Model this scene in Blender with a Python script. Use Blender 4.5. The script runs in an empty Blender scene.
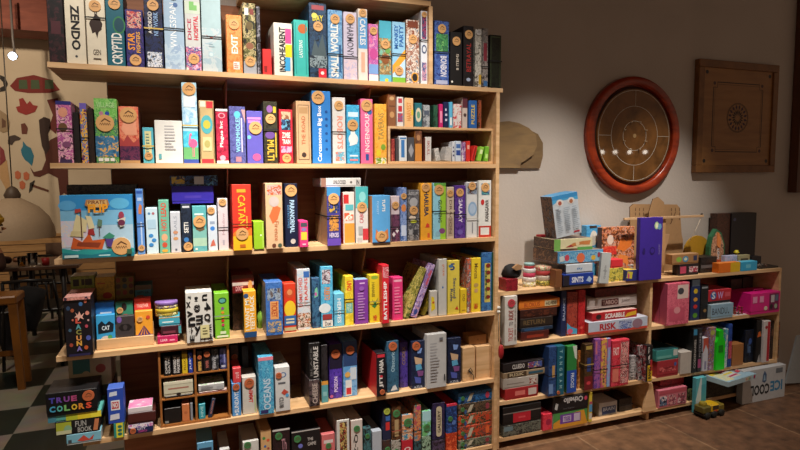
import bpy, math, random
from mathutils import Vector, Matrix
C = bpy.context.scene.collection
sc = bpy.context.scene
# ------------------------------------------------------------------ camera
CAM=(0.9,-2.6425,1.5008); YAW,PITCH,ROLL,F=0.3667,-0.085,-0.0058,580.0
fw=Vector((math.sin(YAW)*math.cos(PITCH),math.cos(YAW)*math.cos(PITCH),math.sin(PITCH)))
rt=Vector((math.cos(YAW),-math.sin(YAW),0)); up=rt.cross(fw)
r2=rt*math.cos(ROLL)+up*math.sin(ROLL); u2=-rt*math.sin(ROLL)+up*math.cos(ROLL)
cd=bpy.data.cameras.new('camera'); cam=bpy.data.objects.new('camera',cd); C.objects.link(cam)
cam.matrix_world=Matrix(((r2.x,u2.x,-fw.x,CAM[0]),(r2.y,u2.y,-fw.y,CAM[1]),(r2.z,u2.z,-fw.z,CAM[2]),(0,0,0,1)))
cd.sensor_fit='HORIZONTAL'; cd.sensor_width=36; cd.lens=36*F/800; cd.clip_start=.05
sc.camera=cam
# ------------------------------------------------------------------ world, light, exposure
vs=sc.view_settings; vs.view_transform='Standard'; vs.look='None'; vs.gamma=1; vs.use_curve_mapping=False
vs.exposure=0.0
w=bpy.data.worlds.new('room_ambient'); sc.world=w; w.use_nodes=True
w.node_tree.nodes['Background'].inputs[0].default_value=(1.0,.68,.47,1); w.node_tree.nodes['Background'].inputs[1].default_value=.2
def spot(name,loc,to,watt,ang,blend=.25,size=.03,col=(1,.93,.84)):
    l=bpy.data.lights.new(name,'SPOT'); l.energy=watt; l.spot_size=math.radians(ang); l.spot_blend=blend; l.shadow_soft_size=size; l.color=col
    o=bpy.data.objects.new(name,l); C.objects.link(o); o.location=loc
    o.rotation_euler=(Vector(to)-Vector(loc)).to_track_quat('-Z','Y').to_euler(); return o
spot('track_spot_light',(0.7,-.9,3.1),(0.9,0.0,1.3),94,78,.6)
spot('track_spot_light',(1.5,-.9,3.1),(1.5,0.0,1.3),112,70,.6)
spot('track_spot_light',(2.1,-.85,3.1),(2.1,0.0,1.35),80,50,.7)
spot('track_spot_light',(1.2,-.9,3.1),(1.25,0.0,.35),330,44,.7)
spot('track_spot_light',(2.85,-.75,3.05),(3.0,0.15,.75),230,50,.95)
spot('track_spot_light',(3.75,-.8,3.05),(3.8,0.1,.6),170,50,.8)
spot('far_room_light',(-1.2,2.6,3.5),(-1.2,5.4,1.9),230,110,.9,.08,(1,.82,.62))
spot('far_room_floor_light',(-.6,1.6,3.5),(-.4,1.9,0),95,110,.9,.08,(1,.85,.7))
# ------------------------------------------------------------------ projection helpers (pixel of the photo -> point in the room)
def ray(x,y):
    return (fw*F + r2*(x-400) - u2*(y-225))
def at(x,y,Y):
    d=ray(x,y); t=(Y-CAM[1])/d.y
    return Vector(CAM)+d*t
def atz(x,y,Z):
    d=ray(x,y); t=(Z-CAM[2])/d.z
    return Vector(CAM)+d*t
def pr(P):
    d=Vector(P)-Vector(CAM); k=d.dot(fw)
    return 400+F*d.dot(r2)/k, 225-F*d.dot(u2)/k
def X_at(x,Y,Z):            # X of the point on the line (.,Y,Z) seen at column x
    a,b=-6.,9.
    for _ in range(40):
        m=(a+b)/2
        if pr((m,Y,Z))[0]<x: a=m
        else: b=m
    return (a+b)/2
def Z_at(y,X,Y):
    a,b=-1.,4.
    for _ in range(40):
        m=(a+b)/2
        if pr((X,Y,m))[1]>y: a=m
        else: b=m
    return (a+b)/2
# four small lamps across the room, mirrored in the varnish of the round board
for px_ in (603,616,630.5,646):
    P_=at(px_,152,.30); dx_=P_.x-CAM[0]; dy_=P_.y-CAM[1]; dz_=P_.z-CAM[2]; t_=(P_.y+3.0)/dy_
    l=bpy.data.lights.new('distant_room_lamp','POINT'); l.energy=.45; l.shadow_soft_size=.028; l.color=(1,.9,.75)
    o=bpy.data.objects.new('distant_room_lamp',l); C.objects.link(o); o.location=(P_.x+dx_*t_,-3.0,P_.z+dz_*t_)
# ------------------------------------------------------------------ materials
def lin(c):
    if isinstance(c,str): c=PAL[c] if c in PAL else c
    if isinstance(c,str): c=tuple(int(c[i:i+2],16) for i in (0,2,4))
    return tuple(((v/255)/12.92 if v/255<=.04045 else ((v/255+.055)/1.055)**2.4) for v in c)+(1,)
PAL=dict(white='e8e6e0',cream='ddd3bd',black='0d0c10',dark='1c191c',navy='14204a',blue='2a67b8',sky='6fb2dc',pale='bcd4e2',aqua='a5d0d2',teal='137f90',
 dteal='0c4f5c',green='3a8a3e',lime='86c22c',dgreen='17381f',yellow='ecca2a',gold='d8a23a',orange='ea7a28',peach='eda868',red='cc1f22',dred='701418',
 pink='e5608c',hot='e02a78',magenta='c01c78',purple='5b2d90',violet='5a56b8',lilac='b49cd0',brown='5a3420',tan='c79a62',kraft='b98a5c',grey='8d8d90',
 lgrey='c4c4c6',dgrey='3c3c42',indigo='2f22a0',salmon='e07858',choc='2c1810')
_m={}
def mat(c,rough=.45,metal=0.,emit=0,spec=.5):
    k=('f',c,rough,metal,emit,spec)
    if k in _m: return _m[k]
    m=bpy.data.materials.new('paint'); m.use_nodes=True; n=m.node_tree; b=n.nodes['Principled BSDF']
    col=lin(c)
    b.inputs['Roughness'].default_value=rough; b.inputs['Metallic'].default_value=metal; b.inputs['Specular IOR Level'].default_value=spec
    if emit: 
        b.inputs['Emission Color'].default_value=col; b.inputs['Emission Strength'].default_value=emit
        b.inputs['Base Color'].default_value=col
    else:
        t=n.nodes.new('ShaderNodeTexCoord'); z=n.nodes.new('ShaderNodeTexNoise'); z.inputs['Scale'].default_value=40; z.inputs['Detail'].default_value=4
        r=n.nodes.new('ShaderNodeMix'); r.data_type='RGBA'
        r.inputs['A'].default_value=tuple(v*.86 for v in col[:3])+(1,); r.inputs['B'].default_value=tuple(min(1,v*1.1) for v in col[:3])+(1,)
        n.links.new(t.outputs['Object'],z.inputs['Vector']); n.links.new(z.outputs['Fac'],r.inputs['Factor']); n.links.new(r.outputs['Result'],b.inputs['Base Color'])
    _m[k]=m; return m
def art(cs,scale=30,seed=0,rough=.42,stretch=(1,1,1)):
    k=('a',tuple(cs),scale,seed,rough,stretch)
    if k in _m: return _m[k]
    m=bpy.data.materials.new('printed_art'); m.use_nodes=True; n=m.node_tree; b=n.nodes['Principled BSDF']; b.inputs['Roughness'].default_value=rough
    t=n.nodes.new('ShaderNodeTexCoord'); mp=n.nodes.new('ShaderNodeMapping'); mp.inputs['Location'].default_value=(seed*1.7,seed*.9,seed*2.3); mp.inputs['Scale'].default_value=stretch
    z=n.nodes.new('ShaderNodeTexNoise'); z.inputs['Scale'].default_value=scale*1.35; z.inputs['Detail'].default_value=5; z.inputs['Roughness'].default_value=.62; z.inputs['Distortion'].default_value=.9
    r=n.nodes.new('ShaderNodeValToRGB'); r.color_ramp.interpolation='CONSTANT'; e=r.color_ramp.elements
    N=len(cs); lo,hi=.34,.66
    e[0].position=0; e[0].color=lin(cs[0]); e[1].position=lo+(hi-lo)/N; e[1].color=lin(cs[1])
    for i in range(2,N):
        q=e.new(lo+(hi-lo)*i/N); q.color=lin(cs[i])
    n.links.new(t.outputs['Object'],mp.inputs['Vector']); n.links.new(mp.outputs[0],z.inputs['Vector']); n.links.new(z.outputs['Fac'],r.inputs['Fac']); n.links.new(r.outputs['Color'],b.inputs['Base Color'])
    _m[k]=m; return m
def wood(c1,c2,scale=3,stretch=(1,8,14),rough=.5,bump=.05,name='wood'):
    k=('w',c1,c2,scale,stretch,rough)
    if k in _m: return _m[k]
    m=bpy.data.materials.new(name); m.use_nodes=True; n=m.node_tree; b=n.nodes['Principled BSDF']; b.inputs['Roughness'].default_value=rough
    t=n.nodes.new('ShaderNodeTexCoord'); mp=n.nodes.new('ShaderNodeMapping'); mp.inputs['Scale'].default_value=stretch
    z=n.nodes.new('ShaderNodeTexNoise'); z.inputs['Scale'].default_value=scale; z.inputs['Detail'].default_value=6; z.inputs['Distortion'].default_value=.6
    r=n.nodes.new('ShaderNodeValToRGB'); e=r.color_ramp.elements; e[0].position=.3; e[0].color=lin(c1); e[1].position=.7; e[1].color=lin(c2)
    bp=n.nodes.new('ShaderNodeBump'); bp.inputs['Strength'].default_value=bump; bp.inputs['Distance'].default_value=.01
    n.links.new(t.outputs['Object'],mp.inputs['Vector']); n.links.new(mp.outputs[0],z.inputs['Vector']); n.links.new(z.outputs['Fac'],r.inputs['Fac']); n.links.new(r.outputs['Color'],b.inputs['Base Color'])
    n.links.new(z.outputs['Fac'],bp.inputs['Height']); n.links.new(bp.outputs[0],b.inputs['Normal'])
    _m[k]=m; return m
def glass(c=(1,1,1),rough=.02):
    k=('g',c)
    if k in _m: return _m[k]
    m=bpy.data.materials.new('glass'); m.use_nodes=True; b=m.node_tree.nodes['Principled BSDF']; b.inputs['Base Color'].default_value=c+(1,); b.inputs['Roughness'].default_value=rough
    b.inputs['Transmission Weight'].default_value=1; b.inputs['IOR'].default_value=1.3; _m[k]=m; return m
def rs(v):                     # resolve a colour or an art tuple into a material
    if isinstance(v,bpy.types.Material): return v
    if isinstance(v,str): return mat(v)
    if isinstance(v,tuple) and v and v[0]=='art': return art(v[1],v[2] if len(v)>2 else 30,v[3] if len(v)>3 else 0)
    if isinstance(v,(list,)): return art(tuple(v),34,len(v[0])+len(v[-1]))
    return mat(v)
PINE=wood('c29868','e0ba8e',2.2,(1,10,16),.5,.04,'pine'); PINE_D=wood('7c4829','9c6340',2.2,(1,10,16),.6,.04,'stained_pine')
PLY=wood('99683a','bd8a55',2.0,(1.5,10,2),.55,.04,'plywood'); OAK=wood('8a5426','a86c34',3,(1,12,12),.45,.05,'orange_wood')
# ------------------------------------------------------------------ mesh collector
_txt={}
def text_mesh(s,bold=.02):
    if (s,bold) in _txt: return _txt[(s,bold)]
    cu=bpy.data.curves.new('t','FONT'); cu.body=s; cu.size=1; cu.resolution_u=2; cu.offset=bold*.5; cu.fill_mode='FRONT'
    o=bpy.data.objects.new('t',cu); C.objects.link(o); dg=bpy.context.evaluated_depsgraph_get(); me=o.evaluated_get(dg).to_mesh()
    vs_=[(v.co.x,v.co.y) for v in me.vertices]; fs=[tuple(p.vertices) for p in me.polygons]
    o.evaluated_get(dg).to_mesh_clear(); bpy.data.objects.remove(o); bpy.data.curves.remove(cu)
    x0=min(v[0] for v in vs_); x1=max(v[0] for v in vs_); y0=min(v[1] for v in vs_); y1=max(v[1] for v in vs_)
    r=([((x-x0)/(x1-x0),(y-y0)/(y1-y0)) for x,y in vs_],fs); _txt[(s,bold)]=r; return r
class MB:
    def __init__(s): s.v=[];s.f=[];s.mi=[];s.ms=[];s.sm=[]
    def m(s,mt):
        mt=rs(mt)
        if mt not in s.ms: s.ms.append(mt)
        return s.ms.index(mt)
    def add(s,vs_,fs,mt,smooth=False,T=None):
        b=len(s.v); i=s.m(mt)
        if T is not None: vs_=[tuple(T@Vector(v)) for v in vs_]
        s.v+=[tuple(v) for v in vs_]
        for f in fs: s.f.append(tuple(b+k for k in f)); s.mi.append(i); s.sm.append(smooth)
    def box(s,x0,x1,y0,y1,z0,z1,mt,c=0.,T=None,mats=None):
        """box with chamfered edges; mats = optional dict side->material (front -y, left -x, right +x, top +z)"""
        if c<=0:
            V=[(x,y,z) for x in (x0,x1) for y in (y0,y1) for z in (z0,z1)]
            Fd=dict(left=(0,1,3,2),right=(4,6,7,5),front=(0,4,5,1),back=(2,3,7,6),bottom=(0,2,6,4),top=(1,5,7,3))
            for k,f in Fd.items(): s.add(V,[f],(mats or {}).get(k,mt),T=T)
            return
        c=min(c,(x1-x0)*.3,(y1-y0)*.3,(z1-z0)*.3)
        A=(x0,x1);B=(y0,y1);D=(z0,z1); V=[];ix={}
        for i in (0,1):
            for j in (0,1):
                for k in (0,1):
                    sx=c if i==0 else -c; sy=c if j==0 else -c; sz=c if k==0 else -c
                    for ax in (0,1,2):
                        ix[(i,j,k,ax)]=len(V)
                        V.append((A[i]+(0 if ax==0 else sx),B[j]+(0 if ax==1 else sy),D[k]+(0 if ax==2 else sz)))
        def q(ax,side):
            o=[a for a in (0,1,2) if a!=ax]; r=[]
            for (a,b) in ((0,0),(1,0),(1,1),(0,1)):
                t=[0,0,0]; t[ax]=side; t[o[0]]=a; t[o[1]]=b; r.append(ix[(*t,ax)])
            pos=(ax in (0,2)); 
            return tuple(r) if (side==1)==pos else tuple(reversed(r))
        nm={(0,0):'left',(0,1):'right',(1,0):'front',(1,1):'back',(2,0):'bottom',(2,1):'top'}
        for (ax,sd),k in nm.items(): s.add(V,[q(ax,sd)],(mats or {}).get(k,mt),T=T)
        E=[]
        for ax in (0,1,2):
            o=[a for a in (0,1,2) if a!=ax]
            for a in (0,1):
                for b in (0,1):
                    t0=[0,0,0];t0[o[0]]=a;t0[o[1]]=b;t1=list(t0);t1[ax]=1
                    E.append((ix[(*t0,o[0])],ix[(*t1,o[0])],ix[(*t1,o[1])],ix[(*t0,o[1])]))
        for i in (0,1):
            for j in (0,1):
                for k in (0,1): E.append((ix[(i,j,k,0)],ix[(i,j,k,1)],ix[(i,j,k,2)]))
        cx,cy,cz=(x0+x1)/2,(y0+y1)/2,(z0+z1)/2; E2=[]
        for e in E:
            p=[Vector(V[i]) for i in e]; nn=(p[1]-p[0]).cross(p[2]-p[0]); ce=sum(p,Vector())/len(p)-Vector((cx,cy,cz))
            E2.append(e if nn.dot(ce)>0 else tuple(reversed(e)))
        s.add(V,E2,mt,T=T)
    def prism(s,pts,y0,y1,mt,T=None,side=None):
        """outline pts [(x,z)] counter-clockwise seen from -y, extruded from y0 (front) to y1"""
        n=len(pts); V=[(x,y0,z) for x,z in pts]+[(x,y1,z) for x,z in pts]
        s.add(V,[tuple(range(n)),tuple(reversed(range(n,2*n)))],mt,T=T)
        s.add(V,[((i+1)%n,i,n+i,n+(i+1)%n) for i in range(n)],side or mt,T=T)
    def lathe(s,prof,mt,n=28,T=None,smooth=True):
        V=[];Fs=[]
        for r,z in prof:
            for i in range(n): a=2*math.pi*i/n; V.append((r*math.cos(a),r*math.sin(a),z))
        for j in range(len(prof)-1):
            for i in range(n): Fs.append((j*n+i,j*n+(i+1)%n,(j+1)*n+(i+1)%n,(j+1)*n+i))
        s.add(V,Fs,mt,smooth,T)
        if prof[0][0]>1e-4: s.add(V[:n],[tuple(reversed(range(n)))],mt,False,T)
        if prof[-1][0]>1e-4: s.add(V[-n:],[tuple(range(n))],mt,False,T)
    def tube(s,path,r,mt,n=8,T=None):
        P=[Vector(p) for p in path]; V=[];Fs=[]; R=r if isinstance(r,(list,tuple)) else [r]*len(P)
        for i,p in enumerate(P):
            d=(P[min(i+1,len(P)-1)]-P[max(i-1,0)]).normalized()
            a=d.cross(Vector((0,0,1))); a=a.normalized() if a.length>.01 else Vector((1,0,0)); b=d.cross(a)
            for k in range(n): t=2*math.pi*k/n; V.append(p+(a*math.cos(t)+b*math.sin(t))*R[i])
        for i in range(len(P)-1):
            for k in range(n): Fs.append((i*n+k,i*n+(k+1)%n,(i+1)*n+(k+1)%n,(i+1)*n+k))
        Fs+= [tuple(reversed(range(n))),tuple(range((len(P)-1)*n,len(P)*n))]
        s.add(V,Fs,mt,True,T)
    def ball(s,c,r,mt,T=None,n=14,sx=1,sy=1,sz=1):
        prof=[]
        for i in range(n//2+1):
            a=-math.pi/2+math.pi*i/(n//2); prof.append((max(1e-5,r*math.cos(a)),r*math.sin(a)))
        M=Matrix.Translation(c)@Matrix.Diagonal((sx,sy,sz,1))
        s.lathe(prof,mt,n,(T@M) if T is not None else M)
    def build(s,name,parent=None,loc=(0,0,0),rot=(0,0,0)):
        me=bpy.data.meshes.new(name); me.from_pydata(s.v,[],s.f); 
        for m_ in s.ms: me.materials.append(m_)
        me.polygons.foreach_set('material_index',s.mi); me.polygons.foreach_set('use_smooth',s.sm); me.update()
        o=bpy.data.objects.new(name,me); C.objects.link(o); o.parent=parent; o.location=loc; o.rotation_euler=rot; return o
def empty(name,loc,rz=0,ry=0,rx=0):
    o=bpy.data.objects.new(name,None); C.objects.link(o); o.location=loc; o.rotation_euler=(rx,ry,rz); o.empty_display_size=.05; return o
def tag(o,label=None,cat=None,group=None,kind=None):
    if label: o['label']=label
    if cat: o['category']=cat
    if group: o['group']=group
    if kind: o['kind']=kind
    return o
def thing(name,label,cat,loc=(0,0,0),rz=0,group=None,ry=0,rx=0): return tag(empty(name,loc,rz,ry,rx),label,cat,group)
# ------------------------------------------------------------------ drawing printed matter on the front of a box
def draw(mb,items,w,h,x0=0.,T=None,y=0.):
    """items drawn on the plane y=const facing -y; u,v run 0..1 over width w and height h"""
    k=1
    U=lambda u:x0+u*w
    for it in items:
        yy=y-.00025*k; k+=1; c=it[0]
        if c=='r':
            _,a,b,d,e,mt=it; mb.add([(U(a),yy,b*h),(U(d),yy,b*h),(U(d),yy,e*h),(U(a),yy,e*h)],[(0,1,2,3)],mt,T=T)
        elif c=='c':
            _,u,v,r,mt=it[:5]; ry=it[5]*h if len(it)>5 else r*w
            n=18; mb.add([(U(u)+r*w*math.cos(2*math.pi*i/n),yy,v*h+ry*math.sin(2*math.pi*i/n)) for i in range(n)],[tuple(range(n))],mt,T=T)
        elif c=='p':
            _,pts,mt=it; ar=sum(pts[i][0]*pts[(i+1)%len(pts)][1]-pts[(i+1)%len(pts)][0]*pts[i][1] for i in range(len(pts)))
            if ar<0: pts=pts[::-1]
            mb.add([(U(u),yy,v*h) for u,v in pts],[tuple(range(len(pts)))],mt,T=T)
        elif c=='t':
            _,s,a,b,d,e,mt=it[:7]; rot=it[7] if len(it)>7 else 0
            V,Fs=text_mesh(s,it[8] if len(it)>8 else .02)
            if rot==0: P=[(a+x*(d-a),b+z*(e-b)) for x,z in V]
            elif rot==1: P=[(d-z*(d-a),b+x*(e-b)) for x,z in V]     # reads upwards
            elif rot==-1: P=[(a+z*(d-a),e-x*(e-b)) for x,z in V]    # reads downwards
            else: P=[(d-x*(d-a),e-z*(e-b)) for x,z in V]            # upside down
            mb.add([(U(u),yy,v*h) for u,v in P],Fs,mt,T=T)
def lines(a,b,d,e,n,mt,seed=1):       # small illegible print as short bars
    r=random.Random(seed); o=[]
    for i in range(n):
        z=e-(e-b)*(i+.5)/n; hh=(e-b)/n*.22; o.append(('r',a,z-hh,a+(d-a)*r.uniform(.6,1),z+hh,mt))
    return o
STK=mat('d3a066',.5); STK_D=mat('5a3a20',.5); STK_R=mat('b8603a',.5); STK_G=mat('3d7a48',.5)
BAND=mat('121114',.7); BAND_Y=mat('c8a848',.6)
def sticker_on(parent,cx,cz,r,x0=0,y=0.,mt=None):
    mb=MB(); n=20; yy=y-.004; mt=mt or STK
    P=[(cx+r*math.cos(2*math.pi*i/n),cz+r*math.sin(2*math.pi*i/n)) for i in range(n)]
    mb.prism(P,yy,y-.0005,mt)
    y2=yy-.0003
    # small roof line and a scribbled word
    mb.add([(cx-.45*r,y2,cz+.2*r),(cx-.35*r,y2,cz+.12*r),(cx,y2,cz+.42*r),(cx+.55*r,y2,cz+.1*r),(cx+.62*r,y2,cz+.2*r),(cx,y2,cz+.6*r)],[(0,1,2,5),(2,3,4,5)],STK_D)
    z=cz-.15*r
    pts=[(cx-.6*r+1.2*r*i/10,z+(.16*r if i%2 else -.1*r)) for i in range(11)]; t=.06*r
    for a,b in zip(pts,pts[1:]): mb.add([(a[0],y2,a[1]-t),(b[0],y2,b[1]-t),(b[0],y2,b[1]+t),(a[0],y2,a[1]+t)],[(0,1,2,3)],STK_D)
    return mb.build('round_sticker',parent)
def band_on(parent,xa,xb,d,z,tilt=0,mt=None,hb=.0028):
    mb=MB(); e=.0018; mt=mt or BAND
    q=[(xa-e,-e-.0045,z-tilt),(xb+e,-e-.0045,z+tilt),(xb+e,d+e,z+tilt),(xa-e,d+e,z-tilt)]
    V=[]
    for x,y,zz in q: V+=[(x,y,zz-hb),(x,y,zz+hb)]
    mb.add(V,[(2*i,2*((i+1)%4),2*((i+1)%4)+1,2*i+1) for i in range(4)],mt)
    return mb.build('elastic_band',parent)
# ------------------------------------------------------------------ shelf boards (their upper front edges, read off the photo)
def zl(p,q,Y):
    a=at(p[0],p[1],Y); b=at(q[0],q[1],Y)
    return (a.x,a.z,b.x,b.z)
ROWS={'A':(zl((45,61.5),(497,88),0),0.),'B':(zl((48,163),(497,164),0),0.),'C':(zl((57,259.5),(497,237),0),0.),
 'D':(zl((57,357),(497,311),0),0.),'E':(zl((85,441),(497,378),0),0.),'F':((0,.045,1,.045),0.),
 'R0':(zl((520,290.5),(770,269),.03),.03),'R1':(zl((520,343),(780,311),.03),.03),'R2':(zl((520,399),(780,359),.03),.03),'R3':((0,.06,1,.06),.03)}
PHR={'A':"on the bookcase's top shelf",'B':"on the bookcase's second shelf",'C':"on the bookcase's third shelf",'D':"on the bookcase's fourth shelf",'E':"on the bookcase's fifth shelf",'F':"on the bookcase's bottom shelf",
 'R0':"on the low unit's top",'R1':"in the low unit's upper tier",'R2':"in the low unit's middle tier",'R3':"in the low unit's bottom tier"}
GRP={'A':'game boxes on the top shelf of the bookcase','B':'game boxes on the second shelf of the bookcase','C':'game boxes on the third shelf of the bookcase','D':'game boxes on the fourth shelf of the bookcase','E':'game boxes on the fifth shelf of the bookcase','F':'game boxes on the bottom shelf of the bookcase',
 'R0':'game boxes on top of the low shelf unit','R1':'game boxes in the upper tier of the low unit','R2':'game boxes in the middle tier of the low unit','R3':'game boxes in the bottom tier of the low unit'}
def rowz(row,X):
    (xa,za,xb,zb),_=ROWS[row]; return za+(zb-za)*(X-xa)/(xb-xa)
_n=[0]
REG=[]
def zlim(row,X):
    if row=='A': return rowz('A',2.)+.37 if X<2.2 else 9
    if row in 'BCDEF': return rowz('ABCDE'['BCDEF'.index(row)],X)-.0235
    if row in ('R1','R2','R3'): return rowz('R%d'%(int(row[1])-1),X)-.0225
    return 9
def B(row,label,x0,x1,yt,base,items=(),yf=.02,d=.25,on=None,z=None,stk=None,srt=None,band=None,bmt=None,lean=0,side=None,top=None,yaw=0,where=None,name='game_box',cat='game box',sc_=None,lid=True,group=True,h=None):
    """one boxed game whose front face spans columns x0..x1 of the photo and whose top edge is at row yt"""
    Y=ROWS[row][1]+yf; _n[0]+=1
    zb=1.
    if on is not None: zb=max(o['zt'] for o in (on if isinstance(on,list) else [on]))+.0006
    elif z is not None: zb=z
    else:
        zb=rowz(row,2.)
        for _ in range(4): zb=rowz(row,X_at((x0+x1)/2,Y,zb))
        zb+=.0008
    X0=X_at(x0,Y,zb)+.0006; X1=X_at(x1,Y,zb)-.0006
    if on is None and z is None: zb=max(rowz(row,X0),rowz(row,X1))+.0006
    ylim={'R0':.3385,'R1':.3255,'R2':.3255,'R3':.3255}.get(row,.3205)
    h0=h or max(.008,Z_at(yt,(X0+X1)/2,Y)-zb)
    if not lean and not yaw:
        for (ex0,ex1,ey0,ey1,ez0,ez1) in REG:
            dz=min(zb+h0,ez1)-max(zb,ez0); dx=min(X1,ex1)-max(X0,ex0); dy=min(Y+d,ey1)-max(Y,ey0)
            if dz<=.0009 or dx<=.0003 or dy<=.0009: continue
            W=X1-X0
            if dx<.4*W or (dx<.5*W and W<.03):
                if ex0+ex1>X0+X1: X1=ex0-.0006
                else: X0=ex1+.0006
            elif ey0>Y+.02: d=ey0-Y-.001
            elif ey1+.012<ylim: Y=ey1+.001
        d=max(.006,min(d,ylim-Y))
        lim=zlim(row,(X0+X1)/2)
        if zb+h0>lim: h0=max(.008,lim-zb); 
        REG.append((X0,X1,Y,Y+d,zb,zb+h0))
    w_=X1-X0; h_=h0 or max(.008,Z_at(yt,(X0+X1)/2,Y)-zb)
    if lean:
        piv=X1 if lean>0 else X0; h_=h_/math.cos(lean)
        lx=-w_ if lean>0 else 0.
    else: piv=(X0+X1)/2; lx=-w_/2
    zo=zb
    t=thing(name,(label+' '+(where or PHR[row])),cat,(piv,Y,zo),yaw,(GRP[row] if group is True else group),ry=lean)
    b=MB(); bs=rs(base); ms={}
    if side: 
        for k in ('left','right'): ms[k]=rs(side)
    if top: ms['top']=rs(top)
    lying=w_>1.3*h_ and d>.05 and lid is not None and h_>.012
    b.box(lx,lx+w_,0,d,h_*.13+.0004 if lying else 0,h_,bs,.0014,mats=ms)
    if lid and d>.1:      # seam where the lid meets the tray, seen from the side
        yl=d*.45
        (None if lying else b.box(lx-.0004,lx+w_+.0004,yl,yl+.0018,.002,h_-.002,mat('2a2420')))
    its=[]
    for it in items:
        if it and isinstance(it[0],tuple): its+=list(it)
        else: its.append(it)
    draw(b,its,w_,h_,lx)
    if w_>1.3*h_ and d>.05 and lid is not None and h_>.012:      # lying box: telescoping lid over its base
        b.build('box_lid',t); bb=MB(); bb.box(lx+.0015,lx+w_-.0015,.0015,d-.0015,.0,h_*.13,rs(side or base)); bb.build('box_base',t)
    else: b.build('box_shell',t)
    if stk is not None:
        for v in (stk if isinstance(stk,list) else [stk]):
            if isinstance(v,(int,float)): v=(.5,v)
            r=min(w_*.4,.022) if len(v)<3 else v[2]
            r=min(r,w_*.46)
            sticker_on(t,lx+v[0]*w_,min(max(v[1]*h_,r),h_-r),r,mt=srt)
    if band is not None: band_on(t,lx,lx+w_,d,band*h_,mt=bmt)
    if sc_: tag(t)
    return dict(o=t,x0=X0,x1=X1,zt=zb+h_,Y=Y,w=w_,h=h_)
def V_(s,c,u0=.2,v0=.15,u1=.8,v1=.85,rot=1,bold=.02): return ('t',s,u0,v0,u1,v1,c,rot,bold)
# ================================================================== THE ROOM
def proc_wall(name,c1,c2):
    m=bpy.data.materials.new(name); m.use_nodes=True; n=m.node_tree; b=n.nodes['Principled BSDF']; b.inputs['Roughness'].default_value=.85
    t=n.nodes.new('ShaderNodeTexCoord'); z=n.nodes.new('ShaderNodeTexNoise'); z.inputs['Scale'].default_value=2.5; z.inputs['Detail'].default_value=8
    r=n.nodes.new('ShaderNodeValToRGB'); e=r.color_ramp.elements; e[0].position=.3; e[0].color=lin(c1); e[1].position=.7; e[1].color=lin(c2)
    z2=n.nodes.new('ShaderNodeTexNoise'); z2.inputs['Scale'].default_value=60
    bp=n.nodes.new('ShaderNodeBump'); bp.inputs['Strength'].default_value=.12; bp.inputs['Distance'].default_value=.01
    n.links.new(t.outputs['Object'],z.inputs['Vector']); n.links.new(t.outputs['Object'],z2.inputs['Vector']); n.links.new(z.outputs['Fac'],r.inputs['Fac']); n.links.new(r.outputs['Color'],b.inputs['Base Color'])
    n.links.new(z2.outputs['Fac'],bp.inputs['Height']); n.links.new(bp.outputs[0],b.inputs['Normal']); return m
PLASTER=proc_wall('plaster','b3a9a0','bcb2a9'); PLASTER2=proc_wall('cream_plaster','c9b79c','d6c6ac')
def brickfloor(name,c1,c2,cm,w_,h_,mort,rough,off=.5,rot=0,bump=.15,ns=5):
    m=bpy.data.materials.new(name); m.use_nodes=True; n=m.node_tree; b=n.nodes['Principled BSDF']
    t=n.nodes.new('ShaderNodeTexCoord'); mp=n.nodes.new('ShaderNodeMapping'); mp.inputs['Rotation'].default_value=(0,0,rot); br=n.nodes.new('ShaderNodeTexBrick'); br.offset=off
    br.inputs['Scale'].default_value=1; br.inputs['Brick Width'].default_value=w_; br.inputs['Row Height'].default_value=h_; br.inputs['Mortar Size'].default_value=mort
    br.inputs['Color1'].default_value=lin(c1); br.inputs['Color2'].default_value=lin(c2); br.inputs['Mortar'].default_value=lin(cm)
    z=n.nodes.new('ShaderNodeTexNoise'); z.inputs['Scale'].default_value=ns; z.inputs['Detail'].default_value=9
    r=n.nodes.new('ShaderNodeMix'); r.data_type='RGBA'; r.blend_type='MULTIPLY'; r.inputs['Factor'].default_value=1
    rr=n.nodes.new('ShaderNodeValToRGB'); rr.color_ramp.elements[0].position=.3; rr.color_ramp.elements[0].color=(.5,.5,.5,1); rr.color_ramp.elements[1].position=.7; rr.color_ramp.elements[1].color=(1.25,1.25,1.25,1)
    n.links.new(t.outputs['Object'],mp.inputs['Vector']); n.links.new(mp.outputs[0],br.inputs['Vector']); n.links.new(t.outputs['Object'],z.inputs['Vector'])
    n.links.new(z.outputs['Fac'],rr.inputs['Fac']); n.links.new(br.outputs['Color'],r.inputs['A']); n.links.new(rr.outputs['Color'],r.inputs['B']); n.links.new(r.outputs['Result'],b.inputs['Base Color'])
    bp=n.nodes.new('ShaderNodeBump'); bp.inputs['Strength'].default_value=bump; bp.inputs['Distance'].default_value=.02
    n.links.new(z.outputs['Fac'],bp.inputs['Height']); n.links.new(bp.outputs[0],b.inputs['Normal']); b.inputs['Roughness'].default_value=rough; return m
SLATE=brickfloor('slate_tiles','7c5a3e','6a4a34','8a6a4e',.6,.6,.006,.5,.5,.0,.35,14)
m=bpy.data.materials.new('checker_tiles'); m.use_nodes=True; n=m.node_tree; b=n.nodes['Principled BSDF']; b.inputs['Roughness'].default_value=.35
t=n.nodes.new('ShaderNodeTexCoord'); mp=n.nodes.new('ShaderNodeMapping'); TX=atz(30,407,0); TY=TX; mp.inputs['Location'].default_value=(-TX.x+.43*20,-TY.y+.43*20,.13); ck=n.nodes.new('ShaderNodeTexChecker'); ck.inputs['Scale'].default_value=1/.43
ck.inputs['Color1'].default_value=lin('a89f90'); ck.inputs['Color2'].default_value=lin('27362f')
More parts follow.
